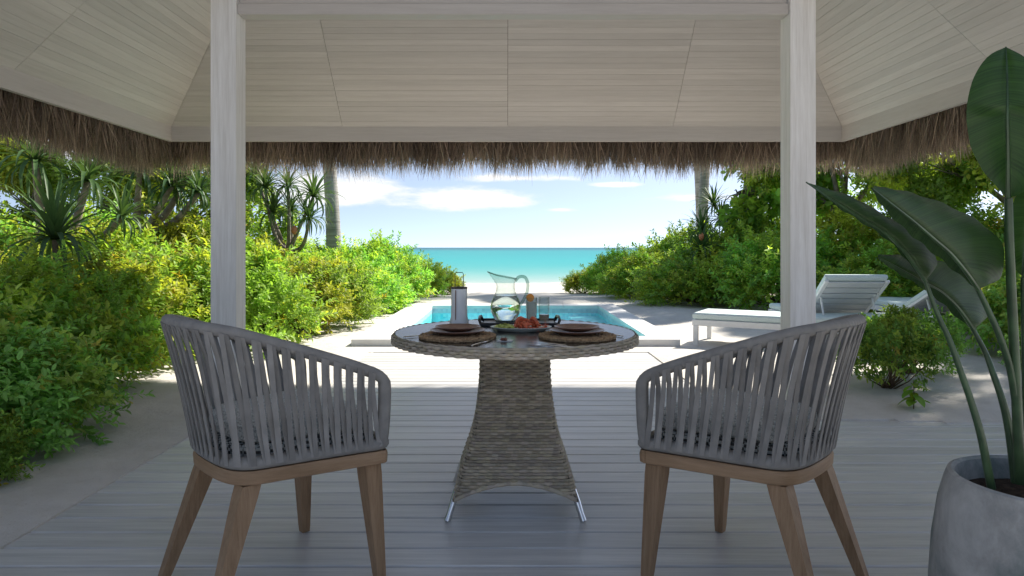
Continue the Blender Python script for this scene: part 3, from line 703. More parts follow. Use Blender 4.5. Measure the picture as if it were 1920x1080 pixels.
# top: woven disc, rim, glass
for k, zr in enumerate((.7, .711, .722)):
    pts = [Vector((math.cos(a)*(TR_+.001), math.sin(a)*(TR_+.001), zr)) for a in np.linspace(0, 2*math.pi, 420)]
    nr = [Vector((p.x, p.y, 0)).normalized() for p in pts]; strand(pts, nr, .0062, flat=.7, phase=k*math.pi, stake=.0248)
pts = [Vector((math.cos(a)*(TR_-.004), math.sin(a)*(TR_-.004), .7285)) for a in np.linspace(0, 2*math.pi, 420)]
strand(pts, [Vector((p.x, p.y, 1)).normalized() for p in pts], .007, flat=.9, stake=.0248, amp=.0015)
rim = flush_weave('table_rim', tb)
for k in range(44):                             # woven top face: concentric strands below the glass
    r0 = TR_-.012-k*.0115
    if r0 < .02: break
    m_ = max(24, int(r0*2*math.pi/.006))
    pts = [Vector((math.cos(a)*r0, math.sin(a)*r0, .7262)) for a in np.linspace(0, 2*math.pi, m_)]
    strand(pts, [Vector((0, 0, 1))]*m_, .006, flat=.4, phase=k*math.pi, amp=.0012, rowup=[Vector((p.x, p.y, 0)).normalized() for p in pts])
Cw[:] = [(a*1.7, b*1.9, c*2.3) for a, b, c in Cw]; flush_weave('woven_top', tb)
mb = MB(); mb.lathe([(0, .694), (TR_-.004, .694), (TR_-.002, .724), (0, .7245)], 64); mb.build('table_board', mats['rattan_core'], tb, smooth=True)
mb = MB(); mb.lathe([(0, .7300), (TR_-.008, .7300), (TR_-.006, .733), (TR_-.008, .736), (0, .736)], 96); mb.build('glass_top', mats['table_glass'], tb, smooth=True)
TZ2 = .7365
def TP(px, py, z=TZ2):                           # a point of the table top
    D = F*(CH-z)/(py-VY); return (px-VX)/F*D, D

def place_setting(px, side):
    x, y = TP(px, 633); w = 'left' if side < 0 else 'right'
    r = empty('placemat', (x, y, TZ2), label=f'round woven brown rattan placemat on the {w} side of the table', cat='placemat', group='rattan placemats')
    # coiled mat: concentric ropes with scalloped rim
    for k in range(10):
        rr = .148-k*.0142; mb = MB(); n = max(24, int(rr*420))
        pts = [(math.cos(a)*rr, math.sin(a)*rr, .0058+.0012*math.sin(a*n*.25)) for a in np.linspace(0, 2*math.pi, n, endpoint=False)]
        rad = [.0074*(1+.16*math.sin(i*math.pi)) if k else .0078*(1+.22*(i % 2)) for i in range(n)]
        mb.tube(pts, rad, 6, closed=True); mb.build('coil', mats['mat'], r, smooth=True)
    mb = MB(); mb.lathe([(0, 0.0005), (.150, .0005), (.150, .003), (0, .003)], 40); mb.build('mat_base', mats['mat'], r)
    zz = TZ2+.0128
    for nm, R0, dz, lb in (('dinner_plate', .112, 0, 'lower larger brown glazed plate of the stack on the %s placemat'), ('side_plate', .092, .0135, 'upper smaller brown glazed plate on top of the %s stack')):
        mb = MB(); mb.lathe([(0, .001), (R0*.55, 0), (R0*.6, .003), (R0*.92, .0135), (R0, .0175), (R0*.995, .0195), (R0*.9, .0165), (R0*.6, .0065), (0, .0055)], 56)
        o = mb.build(nm, mats['brown_glaze'], None, smooth=True); o.location = (x, y+.01, zz+dz); tag(o, lb % w, 'plate', 'brown stacked plates')
place_setting(858, -1); place_setting(1082, 1)
def cutlery(kind, p0, p1, label):
    (x0, y0), (x1, y1) = TP(*p0), TP(*p1); L = .19; a = math.atan2(y1-y0, x1-x0)
    r = empty(kind, (x0, y0, TZ2), a, label=label, cat=kind, group='silver cutlery')
    if kind == 'knife':
        mb = MB(); mb.tube([(0, 0, .004), (.03, 0, .0042), (.085, 0, .0042)], [.0045, .0055, .0035], 8, flat=.6); mb.build('handle', mats['steel'], r, smooth=True)
        mb = MB(); mb.add([(.085, -.003, .003), (.085, .005, .003), (L, .003, .003), (L-.015, -.008, .003), (.11, -.008, .003)]+[(.085, -.003, .0045), (.085, .005, .0045), (L, .003, .004), (L-.015, -.008, .004), (.11, -.008, .004)],
             [(4, 3, 2, 1, 0), (5, 6, 7, 8, 9), (0, 1, 6, 5), (1, 2, 7, 6), (2, 3, 8, 7), (3, 4, 9, 8), (4, 0, 5, 9)]); mb.build('knife_blade', mats['steel'], r)
    elif kind == 'fork':
        mb = MB(); mb.tube([(0, 0, .004), (.03, 0, .0042), (.10, 0, .005), (.13, 0, .004)], [.004, .0045, .0025, .004], 8, flat=.5); mb.box((.13, -.011, .003), (.148, .011, .0048), .001); mb.build('handle', mats['steel'], r, smooth=True)
        mb = MB()
        for q in (-.0092, -.003, .003, .0092): mb.box((.147, q-.0014, .003), (L, q+.0014, .0046))
        mb.build('tines', mats['steel'], r)
cutlery('fork', (757, 633.5), (812, 629), 'silver fork left of the left placemat'); cutlery('knife', (885, 650), (925, 637), 'silver knife right of the left placemat, blade pointing away')
cutlery('knife', (1062, 650), (985, 641), 'silver knife lying left of the right placemat'); cutlery('fork', (1075, 653), (1000, 647), 'silver fork lying left of the right placemat at the table edge')
cutlery('fork', (1168, 632), (1125, 624), 'silver fork right of the right placemat near the rim')
x, y = TP(946, 640); mb = MB()
for k in range(5):
    a = k*1.25; mb.lathe([(0, 0), (.006, .002), (.007, .006), (.004, .010), (0, .011)], 10, (math.cos(a)*.011*(k > 0), math.sin(a)*.011*(k > 0), 0))
o = mb.build('spice_pods', mats['seed_pod'], None, smooth=True); o.location = (x, y, TZ2); tag(o, 'little cluster of dark red spice pods on a napkin between the placemats', 'garnish')
mb = MB(); mb.add([(-.030, -.012, 0), (.026, -.016, 0), (.032, .014, 0), (-.024, .016, 0), (-.030, -.012, .0025), (.026, -.016, .0025), (.032, .014, .0035), (-.024, .016, .0025)], [(0, 3, 2, 1), (4, 5, 6, 7), (0, 1, 5, 4), (1, 2, 6, 5), (2, 3, 7, 6), (3, 0, 4, 7)])
n_ = mb.build('folded_napkin', mats['napkin']); n_.location = (x+.0, y, TZ2+.0002); o.location.z += .003; tag(n_, 'small folded pale napkin under the spice pods', 'napkin')

# tray with pitcher and glasses
tx, ty = (973.5-VX)/F*3.30, 3.30
tr_ = empty('serving_tray', (tx, ty, TZ2), label='black rectangular serving tray with raised ends under the glass pitcher', cat='tray')
mb = MB(); mb.box((-.17, -.10, 0), (.17, .10, .006), .002); mb.build('tray_base', mats['tray_inner'], tr_)
for s in (-1, 1):
    mb = MB(); mb.box((-.18, s*.105-.004, 0), (.18, s*.105+.004, .016), .002); mb.build('tray_side', mats['tray_black'], tr_)
    mb = MB(); mb.tube([(s*.178, -.105, .008), (s*.186, -.09, .028), (s*.188, 0, .034), (s*.186, .09, .028), (s*.178, .105, .008)], .0065, 8, flat=1.3); mb.build('tray_handle', mats['tray_black'], tr_, smooth=True)
zt = TZ2+.0065
px_, py_ = (948-VX)/F*3.33, 3.33
pit = empty('glass_pitcher', (px_, py_, zt), label='clear glass pitcher with curved handle half full of water on the black tray', cat='pitcher')
prof = [(.046, 0), (.052, .004), (.058, .02), (.070, .045), (.0745, .068), (.071, .092), (.060, .118), (.049, .140), (.044, .160), (.044, .178), (.048, .200), (.054, .216)]
from bisect import bisect
pr_z = [q[1] for q in prof]; pr_r = [q[0] for q in prof]
zq = np.linspace(0, .216, 40); rq = np.interp(zq, pr_z, pr_r); rq = np.convolve(np.pad(rq, 2, 'edge'), np.ones(5)/5, 'valid')
rings = []; n = 40
def pit_ring(r, z, ins=0):
    out = []
    for k in range(n):
        a = 2*math.pi*k/n; c = math.cos(a); lip = max(0, (z-.17)/.046)
        # spout towards -x, rising; handle side lower
        sp_ = math.exp(-((a-math.pi)/.42)**2)*lip**1.5
        out.append(((r-ins)*c-sp_*.034, (r-ins)*math.sin(a)*(1-.25*sp_), z+sp_*.014-c*.010*lip**2))
    return out
mb = MB(); rg = [pit_ring(r_, z_) for r_, z_ in zip(rq, zq)]; mb.loft(rg, cap=False)
rg2 = [pit_ring(r_, max(z_, .006), .0028) for r_, z_ in zip(rq[::-1], zq[::-1])]; mb.loft(rg2, cap=False); mb.loft([rg[-1], rg2[0]], cap=False)
mb.lathe([(0, 0), (.046, 0)], n); mb.build('pitcher_body', mats['thin_glass'], pit, smooth='full')
mb = MB(); mb.tube(pit_ring(rq[-1], zq[-1]), .0026, 6, closed=True); mb.lathe([(.0, .001), (.047, .001), (.049, .006), (.0, .009)], 32); mb.build('pitcher_rim', mats['glass_edge'], pit, smooth='full')
hp = bez([(.046, 0, .196), (.066, 0, .216), (.094, 0, .213), (.107, 0, .180), (.102, 0, .140), (.086, 0, .105), (.070, 0, .082)], 6)
mb = MB(); mb.tube(hp, .0055, 8, flat=1.5); mb.build('handle', mats['glass_edge'], pit, smooth='full')
mb = MB(); wz = [z_ for z_ in zq if .006 < z_ < .128]; mb.lathe([(0, .0095)]+[(float(np.interp(z_, zq, rq))-.0034, max(z_, .0095)) for z_ in wz]+[(0, wz[-1]+.0004)], 40)
o = mb.build('pitcher_water', mats['dwater'], pit, smooth=True); o['label'] = 'still clear water filling the pitcher to the neck'
def tumbler(px, D, label, fill, fmat, slice_):
    x = (px-VX)/F*D
    r = empty('tall_glass', (x, D, zt), label=label, cat='glass', group='tall drinking glasses on the tray')
    mb = MB(); mb.lathe([(0, 0), (.024, 0), (.0245, .004), (.0275, .118), (.0265, .1185), (.0232, .009), (0, .009)], 28); mb.build('glass_wall', mats['thin_glass'], r, smooth='full')
    rf = lambda z: .0229+.0031*(z-.009)/.11
    mb = MB(); mb.lathe([(0, .0095), (rf(.0095), .0095), (rf(fill), fill), (0, fill+.0003)], 24); mb.build('drink', mats[fmat], r, smooth=True)
    if slice_:
        mb = MB(); mb.lathe([(0, -.002), (.0165, -.002), (.0165, .002), (0, .002)], 20); o = mb.build('orange_slice', mats['orange_slice'], None); o.rotation_euler = (R(78), 0, R(8)); o.location = (x-.006, D, zt+.117)
        tag(o, 'orange slice perched on the rim of the cloudy drink', 'orange slice')
        mb = MB(); mb.lathe([(.0162, -.0024), (.019, -.002), (.019, .002), (.0162, .0024)], 20); q = mb.build('rind', mats['orange_rind'], o, smooth=True)
tumbler(996.5, 3.31, 'tall glass of cloudy white drink beside the pitcher', .098, 'milk', True)
tumbler(1020, 3.35, 'tall clear glass with a little pinkish drink, rightmost on the tray', .034, 'pink_juice', False)
# ceramic lantern
lx_, ly_ = (861-VX)/F*3.34, 3.34
ln = empty('ceramic_lantern', (lx_, ly_, TZ2), label='slim white ceramic lantern with dark rim and wire handle, left of the tray', cat='lantern')
mb = MB(); n = 48
prof = [(.046, 0), (.0465, .006), (.040, .03), (.0385, .08), (.0385, .165), (.036, .166), (.035, .06), (0, .06)]
mb.lathe(prof, n); mb.build('lantern_body', mats['ceramic_white'], ln, smooth=True)
mb = MB(); mb.lathe([(.0345, .164), (.0395, .1655), (.040, .172), (.036, .174), (.028, .172), (0, .170)], 40); mb.build('lantern_rim', mats['dark_metal'], ln, smooth=True)
mb = MB(); mb.box((-.0165, -.0405, .012), (-.0125, -.0345, .160), .001); mb.build('slot_strip', mats['brown_glaze'], ln)
mb = MB(); mb.tube([(-.020, 0, .17), (-.020, 0, .235), (-.016, 0, .243), (.016, 0, .243), (.020, 0, .235), (.020, 0, .17)], .0021, 6); mb.build('wire_handle', mats['dark_metal'], ln, smooth=True)
# oval platter of food
fx, fy = (977-VX)/F*3.02, 3.03
pl = empty('oval_platter', (fx, fy, TZ2), label='oval pale green platter heaped with prawns and salad in front of the tray', cat='platter')
mb = MB(); mb.lathe([(0, 0), (.10, 0), (.108, .004), (.133, .016), (.134, .019), (.128, .0185), (.105, .008), (0, .007)], 56, sx=1, sy=.62); mb.build('platter_dish', mats['platter'], pl, smooth=True)
mb = MB()
for k in range(150):
    a = random.uniform(0, 6.28); rr = random.random()**.5; cx = -.068+math.cos(a)*rr*.045; cy = math.sin(a)*rr*.045; z = .010+(1-rr)*.024*random.random()+.003
    d = Vector((random.gauss(0, 1), random.gauss(0, 1), random.gauss(.2, .5))).normalized()*.012; e_ = d.orthogonal().normalized()*.006
    c = Vector((cx, cy, z)); mb.add([c-d, c+e_+Vector((0, 0, .003)), c+d, c-e_+Vector((0, 0, .002))], [(0, 1, 2, 3)])
o = mb.build('salad_leaves', mats['salad']); o.location = (fx, fy, TZ2); tag(o, 'shredded pale green salad on the left half of the platter', 'salad', kind='stuff')
mb = MB()
for q in range(9):
    th_ = q/8*2.9; rr = .021; mb_r = (.0045, .0075, .0085, .0085, .008, .007, .0058, .0042, .0018)[q]
pts = [(math.cos(.3+q/16*3.0)*.021, math.sin(.3+q/16*3.0)*.021, .0) for q in range(17)]
rad = [.0085*math.sin(math.pi*min(1, (q+2)/19))**.6*(1.0+.10*(q % 2)) for q in range(17)]
mb.tube(pts, rad, 10)
for q in range(3): mb.tube([pts[0], (pts[0][0]+.012+.003*q, pts[0][1]-.02, .004*(q-1)), (pts[0][0]+.02, pts[0][1]-.045+.006*q, .01*(q-1))], [.0012, .001, .0005], 4)
mb.add([(pts[-1][0], pts[-1][1], 0), (pts[-1][0]-.006, pts[-1][1]-.012, .005), (pts[-1][0]+.004, pts[-1][1]-.013, 0), (pts[-1][0]-.006, pts[-1][1]-.012, -.005)], [(0, 1, 2), (0, 2, 3)])
pm = mb.mesh('prawn', mats['prawn_red'], smooth='full')
spots = [(-.018, -.02, .016), (.012, -.028, .015), (.04, -.022, .015), (.068, -.014, .015), (.088, -.002, .016), (-.02, .012, .018), (.012, .008, .02), (.045, .012, .02), (.074, .018, .018), (.0, -.008, .034), (.03, -.008, .035), (.056, -.002, .034), (.018, .012, .046), (-.01, .026, .02)]
for i, (a, b, c) in enumerate(spots):
    o = link('prawn', pm, None, (fx+a, fy+b, TZ2+c), (random.uniform(-.5, .5)+(1.2 if i % 2 else 0), random.uniform(-.4, .4), random.uniform(0, 6.28)), (1, 1, 1))
    tag(o, 'cooked orange-red prawn in the heap on the oval platter', 'prawn', 'cooked prawns heaped on the platter')

# ------------------------------------------------------------------ potted strelitzia
PXc, PYc = 1.29, 1.65
pot = empty('plant_pot', (PXc, PYc, 0), label='large mottled grey concrete pot on the deck beside the right chair', cat='pot')
mb = MB(); pf = [(.15, 0), (.185, .01), (.225, .09), (.2445, .20), (.246, .27), (.240, .37), (.226, .47), (.212, .525), (.205, .544), (.196, .548), (.188, .542), (.186, .52), (.19, .46), (0, .455)]
mb.lathe([(0, 0)]+pf, 72); mb.build('pot_body', mats['pot'], pot, smooth=True)
mb = MB(); rows = []
for i in range(13): rows.append([(math.cos(a)*.187*i/12, math.sin(a)*.187*i/12, .488+.012*noise.noise(Vector((math.cos(a)*i*.4, math.sin(a)*i*.4, 2)))) for a in np.linspace(0, 2*math.pi, 33)])
mb.grid(rows); mb.build('soil', mats['soil'], pot, smooth=True)
pln = empty('strelitzia_plant', (PXc, PYc, .49), label='dark green strelitzia with broad paddle leaves growing in the concrete pot', cat='plant'); world_root(pln)
def big_leaf(mid, A, B, nu=34, nv=7, camber=.012, ripple=.004):
    def poly(pts): return resample(bez([P(*p) for p in pts], 6), nu)
    m_, a_, b_ = poly(mid), poly(A), poly(B)
    V = []; C = []
    cols = [(-j) for j in range(nv, 0, -1)]+[0]+list(range(1, nv+1)); nc = len(cols)
    for i in range(nu):
        u = i/(nu-1)
        for c in cols:
            f = abs(c)/nv; e = a_[i] if c > 0 else b_[i]; p = m_[i].lerp(e, f)
            d = e-m_[i]; tg = (m_[min(nu-1, i+1)]-m_[max(0, i-1)])
            nrm = d.cross(tg); nrm = nrm.normalized() if nrm.length > 1e-7 else Vector((0, 0, 0))
            if nrm.z < 0: nrm = -nrm
            p = p+nrm*(camber*math.sin(math.pi*f)*min(1, d.length/.06)+ripple*f*math.sin(u*38+c)*.6*min(1, d.length/.05))
            V.append(p); C.append((u, f, 0))
    F_ = [(i*nc+j, i*nc+j+1, (i+1)*nc+j+1, (i+1)*nc+j) for i in range(nu-1) for j in range(nc-1)]
    off = Vector(pln['_w']); V = np.array([tuple(v-off) for v in V])
    me = fast_mesh('leaf', V, np.array(F_), mats['strel'], np.array(C, np.float32), True)
    lf = link('leaf', me, pln)
    mb = MB(); mb.tube(m_, [.0016+.0035*i/(nu-1) for i in range(nu)], 6); mb.build('midrib', mats['petiole'], lf, smooth=True, off=pln['_w'])
    return lf
def Z4(x, y, D): return (1500+x/3, 280+y/3, D)
# leaf leaning left, long and narrow
big_leaf([Z4(35, 185, 1.42), Z4(200, 297, 1.45), Z4(330, 378, 1.48), Z4(480, 470, 1.52), Z4(575, 560, 1.55), Z4(640, 645, 1.58), Z4(705, 742, 1.60)],
         [Z4(35, 185, 1.42), Z4(280, 265, 1.50), Z4(440, 350, 1.55), Z4(600, 440, 1.60), Z4(710, 520, 1.64), Z4(768, 640, 1.66), Z4(705, 742, 1.60)],
         [Z4(35, 185, 1.42), Z4(195, 312, 1.49), Z4(322, 395, 1.53), Z4(470, 492, 1.58), Z4(562, 578, 1.61), Z4(622, 655, 1.63), Z4(705, 742, 1.60)])
# broad leaf above it
big_leaf([Z4(410, 222, 1.36), Z4(520, 310, 1.38), Z4(640, 405, 1.41), Z4(760, 510, 1.45), Z4(850, 590, 1.48), Z4(940, 700, 1.51), Z4(1002, 790, 1.54)],
         [Z4(405, 205, 1.37), Z4(640, 248, 1.47), Z4(860, 328, 1.54), Z4(1040, 430, 1.60), Z4(1148, 560, 1.64), Z4(1130, 715, 1.62), Z4(1002, 790, 1.54)],
         [Z4(398, 218, 1.37), Z4(470, 330, 1.44), Z4(590, 450, 1.48), Z4(720, 560, 1.52), Z4(830, 650, 1.55), Z4(930, 735, 1.57), Z4(1002, 790, 1.54)])
# lower, lighter leaf behind
big_leaf([Z4(440, 608, 1.62), Z4(560, 672, 1.63), Z4(690, 745, 1.64), Z4(790, 800, 1.65), Z4(870, 870, 1.66), Z4(930, 945, 1.67), Z4(975, 1015, 1.68)],
         [Z4(440, 592, 1.62), Z4(600, 598, 1.74), Z4(780, 625, 1.80), Z4(930, 700, 1.82), Z4(1030, 820, 1.80), Z4(1055, 930, 1.75), Z4(975, 1015, 1.68)],
         [Z4(440, 618, 1.62), Z4(540, 690, 1.67), Z4(680, 775, 1.69), Z4(780, 850, 1.71), Z4(850, 915, 1.72), Z4(915, 975, 1.72), Z4(975, 1015, 1.68)])
# tall upright leaf
big_leaf([(1886, 88, 1.50), (1888, 130, 1.485), (1889, 180, 1.475), (1889, 230, 1.475), (1890, 290, 1.485), (1890, 345, 1.50), (1891, 372, 1.51)],
         [(1886, 88, 1.50), (1928, 112, 1.46), (1958, 160, 1.44), (1968, 225, 1.43), (1956, 300, 1.44), (1925, 355, 1.47), (1891, 372, 1.51)],
         [(1886, 88, 1.50), (1850, 108, 1.50), (1822, 155, 1.51), (1812, 220, 1.52), (1824, 285, 1.53), (1855, 335, 1.53), (1891, 372, 1.51)])
# leaf at the right, mostly beyond the frame
big_leaf([(1960, 330, 1.52), (1945, 380, 1.55), (1930, 430, 1.58), (1922, 480, 1.60), (1920, 520, 1.62)],
         [(1960, 330, 1.52), (2010, 370, 1.50), (2020, 440, 1.52), (1980, 500, 1.56), (1920, 520, 1.62)],
         [(1960, 330, 1.52), (1905, 370, 1.62), (1884, 430, 1.66), (1890, 490, 1.67), (1920, 520, 1.62)])
def petiole(pts, r0, r1):
    q = bez([P(*p) for p in pts], 6); n = len(q); mb = MB(); mb.tube(q, [r0+(r1-r0)*i/(n-1) for i in range(n)], 10); mb.build('petiole', mats['petiole'], pln, smooth=True)
petiole([(1735, 527, 1.60), (1757, 587, 1.60), (1780, 637, 1.60), (1800, 693, 1.60), (1823, 760, 1.60), (1840, 820, 1.60), (1859, 915, 1.62)], .0045, .0095)
petiole([(1825, 618, 1.68), (1847, 660, 1.68), (1862, 700, 1.67), (1880, 753, 1.66), (1893, 813, 1.66), (1905, 905, 1.66)], .005, .0105)
petiole([(1834, 543, 1.54), (1852, 580, 1.55), (1873, 627, 1.56), (1893, 687, 1.58), (1905, 757, 1.60), (1913, 827, 1.62), (1922, 905, 1.64)], .0055, .0105)
petiole([(1891, 372, 1.51), (1893, 460, 1.52), (1897, 560, 1.55), (1903, 680, 1.58), (1908, 790, 1.61), (1912, 905, 1.64)], .0085, .012)
petiole([(1920, 520, 1.62), (1922, 620, 1.63), (1926, 760, 1.65), (1935, 905, 1.68)], .007, .011)

# ------------------------------------------------------------------ sun loungers
def lounger(loc, ang, recl, label, full=True):
    r = empty('sun_lounger', loc, ang, label=label, cat='sun lounger', group='white sun loungers beside the pool')
    # local: +x from foot to head, y across; seat top at .26
    L, Wd, hx = 1.98, .66, 1.18
    for s in (0, 1):
        mb = MB(); y = .0 if s == 0 else Wd-.04; mb.box((0, y, .185), (L-.1, y+.04, .25), .004); mb.build('side_rail', mats['lounger_white'], r)
    mb = MB(); mb.box((.0, .042, .19), (.04, Wd-.042, .248), .004); mb.build('end_rail', mats['lounger_white'], r)
    for lx in (.0, L-.22):
        for ly in (.0, Wd-.045):
            mb = MB(); mb.box((lx+.01, ly, -.04), (lx+.06, ly+.045, .184), .004); mb.build('leg', mats['lounger_white'], r)
    for k in range(9):
        x = .08+k*.12; mb = MB(); mb.box((x, .043, .225), (x+.085, Wd-.043, .243), .003); mb.build('slat', mats['lounger_slat'], r)
    mb = MB(); rings = []
    def pad(x0, x1, z0, z1): m2 = MB(); m2.box((x0, .01, z0), (x1, Wd-.01, z1), .018); return m2
    m2 = pad(.0, hx-.01, .253, .325); m2.build('seat_cushion', mats['lounger_cushion'], r, smooth=True)
    # raised back
    b = empty('backrest', (hx, 0, .255)); b.parent = r; b.rotation_euler = (0, -recl, 0)
    BL = .78
    for y in (.0, Wd-.04): MB().box((0, y, -.03), (BL, y+.04, .0), .003).build('back_rail', mats['lounger_white'], b)
    for k in range(7):
        x = .02+k*.108; MB().box((x, .042, -.026), (x+.088, Wd-.042, -.008), .003).build('back_slat', mats['lounger_slat'], b)
    m2 = MB(); m2.box((.0, .01, .002), (BL+.01, Wd-.01, .072), .018); m2.build('back_cushion', mats['lounger_cushion'], b, smooth=True)
    q = math.cos(recl)*.5; zq_ = math.sin(recl)*.5
    for y in (.05, Wd-.07): MB().tube([(hx+q, y, .25+zq_-.03), (hx+q+.12, y, .2)], .012, 6).build('prop', mats['lounger_white'], r, smooth=True)
    return r
lounger((2.06, 7.70, .05), R(-30), R(3), 'flat white sun lounger with pale aqua cushion, left of the right post')
lounger((3.42, 9.06, .05), R(-93), R(36), 'white sun lounger with raised slatted back, just right of the right post')
lounger((4.72, 9.27, .12), R(-95), R(22), 'white sun lounger with low back, farther right behind the small bush')

# ------------------------------------------------------------------ vegetation
def leaf_cloud(origins, dirs, n_per, L, lw, ll, cols, leafn=None, droop=.3, size_var=.35, cup=.25):
    """leaves along short sprigs; returns vertices, quads, colours"""
    S = len(origins); N = S*n_per
    o = np.repeat(origins, n_per, 0); d = np.repeat(dirs, n_per, 0); j = np.tile(np.arange(n_per), S)
    f = (j+.6)/n_per; Ls = np.repeat(L*(.6+.8*rng.random(S)), n_per)
    a = np.repeat(rng.random(S)*6.28, n_per)+j*2.4
    ref = np.tile(np.array([0., 0, 1]), (N, 1)); bad = np.abs(d[:, 2]) > .92; ref[bad] = (1, 0, 0)
    u = np.cross(d, ref); u /= np.linalg.norm(u, axis=1)[:, None]+1e-9; v = np.cross(d, u)
    side = u*np.cos(a)[:, None]+v*np.sin(a)[:, None]
    base = o+d*(Ls*f)[:, None]; base[:, 2] -= droop*(Ls*f)**2/L*.6
    ld = side*(.85)+d*(.45+.5*f)[:, None]+rng.normal(0, .18, (N, 3)); ld[:, 2] -= .12; ld /= np.linalg.norm(ld, axis=1)[:, None]
    up = np.tile(np.array([0., 0, 1]), (N, 1))*.9+d*.6+rng.normal(0, .38, (N, 3))
    nrm = up-ld*np.sum(up*ld, 1)[:, None]; nrm /= np.linalg.norm(nrm, axis=1)[:, None]+1e-9
    w = np.cross(ld, nrm)
    sz = (1-size_var+2*size_var*rng.random(N)); le = (ll*sz)[:, None]; wi = (lw*sz)[:, None]*.5
    p0 = base; tip = base+ld*le-nrm*le*.12
    r1 = base+ld*le*.30+w*wi*.85+nrm*wi*cup; r2 = base+ld*le*.68+w*wi*.8+nrm*(wi*cup-le*.04)
    l1 = base+ld*le*.30-w*wi*.85+nrm*wi*cup; l2 = base+ld*le*.68-w*wi*.8+nrm*(wi*cup-le*.04)
    V = np.stack([p0, r1, r2, tip, l2, l1], 1).reshape(-1, 3); b = np.arange(N)*6
    Q = np.concatenate([np.stack([b, b+1, b+2, b+3], 1), np.stack([b, b+3, b+4, b+5], 1)])
    C = np.repeat(np.repeat(cols, n_per, 0)*(.78+.44*rng.random((N, 1))), 6, 0)
    return V, Q, C
def rand_dirs(n):
    d = rng.normal(size=(n, 3)); return d/np.linalg.norm(d, axis=1)[:, None]
def make_shrub(mat, nl, S, n_per, lw, ll, L, zs=.85, yellow=.3, low=.0, spiky=.0, open_=False):
    """unit shrub (radius about 1 in plan, height zs*1.1); stems end in leafy lumps"""
    cen = []; rad = []
    for k in range(nl):
        th = rng.random()*6.283; ph = math.asin(low+(1-low)*rng.random()**.9) if True else 0
        rr = .60+.22*rng.random(); c = np.array([math.cos(th)*math.cos(ph)*rr, math.sin(th)*math.cos(ph)*rr, (.34 if open_ else .12)+math.sin(ph)*rr*zs*(.8 if open_ else 1.05)]); cen.append(c); rad.append(.20+.16*rng.random())
    cen = np.array(cen); rad = np.array(rad)
    idx = rng.integers(0, nl, S); outw = cen[idx]-np.array([0, 0, .1]); outw /= np.linalg.norm(outw, axis=1)[:, None]
    dd = rand_dirs(S)+outw*.55; dd /= np.linalg.norm(dd, axis=1)[:, None]
    o = cen[idx]+dd*(rad[idx]*(.55+.45*rng.random(S)**.5))[:, None]
    gd = dd*.7+outw*.35+np.array([0, 0, .35])+rng.normal(0, .25, (S, 3)); gd /= np.linalg.norm(gd, axis=1)[:, None]
    keep = o[:, 2] > .04; o = o[keep]; gd = gd[keep]; idx = idx[keep]
    if spiky:                                   # stray shoots that break the outline
        ns_ = int(len(o)*spiky); q = rng.integers(0, len(o), ns_); o = np.concatenate([o, o[q]+gd[q]*.10, o[q]+gd[q]*.2]); gd = np.concatenate([gd, gd[q], gd[q]]); idx = np.concatenate([idx, idx[q], idx[q]])
    lumpc = np.ones((nl, 3)); yl = rng.random(nl)
    for k in range(nl):
        t = yl[k]; b = .75+.5*rng.random()
        lumpc[k] = np.array([.8, 1.0, .8])*b if t > yellow else np.array([1.24, 1.12, .72])*b
    cols = lumpc[idx]*(.8+.4*rng.random((len(idx), 1)))
    red = rng.random(len(idx)) < .015; cols[red] = (1.5, .9, .6)
    V, Q, C = leaf_cloud(o, gd, n_per, L, lw, ll, cols)
    crown = fast_mesh('crown', V, Q, mats[mat], C)
    mb = MB()
    for k in range(0, nl, 2 if not open_ else 1):
        c = Vector(cen[k]); b0 = Vector((random.uniform(-.10, .10), random.uniform(-.10, .10), 0)); m_ = b0.lerp(c, .5)+Vector((random.uniform(-.06, .06), random.uniform(-.06, .06), -.08))
        mb.tube([b0, m_, c], [.016, .011, .004], 5)
    stems = mb.mesh('stem', mats['stem_brown'], smooth='full')
    return crown, stems
SH = {'lime': [make_shrub('leaf_lime', 42, 2300, 8, .030, .062, .14, .9, .5, spiky=.08) for _ in range(3)],
      'green': [make_shrub('leaf_green', 42, 2400, 8, .030, .060, .14, .9, .4, spiky=.08) for _ in range(3)],
      'dark': [make_shrub('leaf_dark', 38, 2900, 8, .032, .066, .16, .9, .4, spiky=.1) for _ in range(2)],
      'open': [make_shrub('leaf_olive', 26, 800, 7, .046, .092, .2, .8, .4, low=.12, open_=True)]}
def shrub(kind, x, y, r, h, label, group, var=None, rz=None):
    cr_, st_ = SH[kind][random.randrange(len(SH[kind])) if var is None else var]
    z0 = sand_h(x, y) if sand_h(x, y) > -1 else 0
    o = empty('shrub', (x, y, z0-.01), random.uniform(0, 6.28) if rz is None else rz, label=label, cat='shrub', group=group)
    o.scale = (r, r, h)
    link('crown', cr_, o); link('stem', st_, o); return o
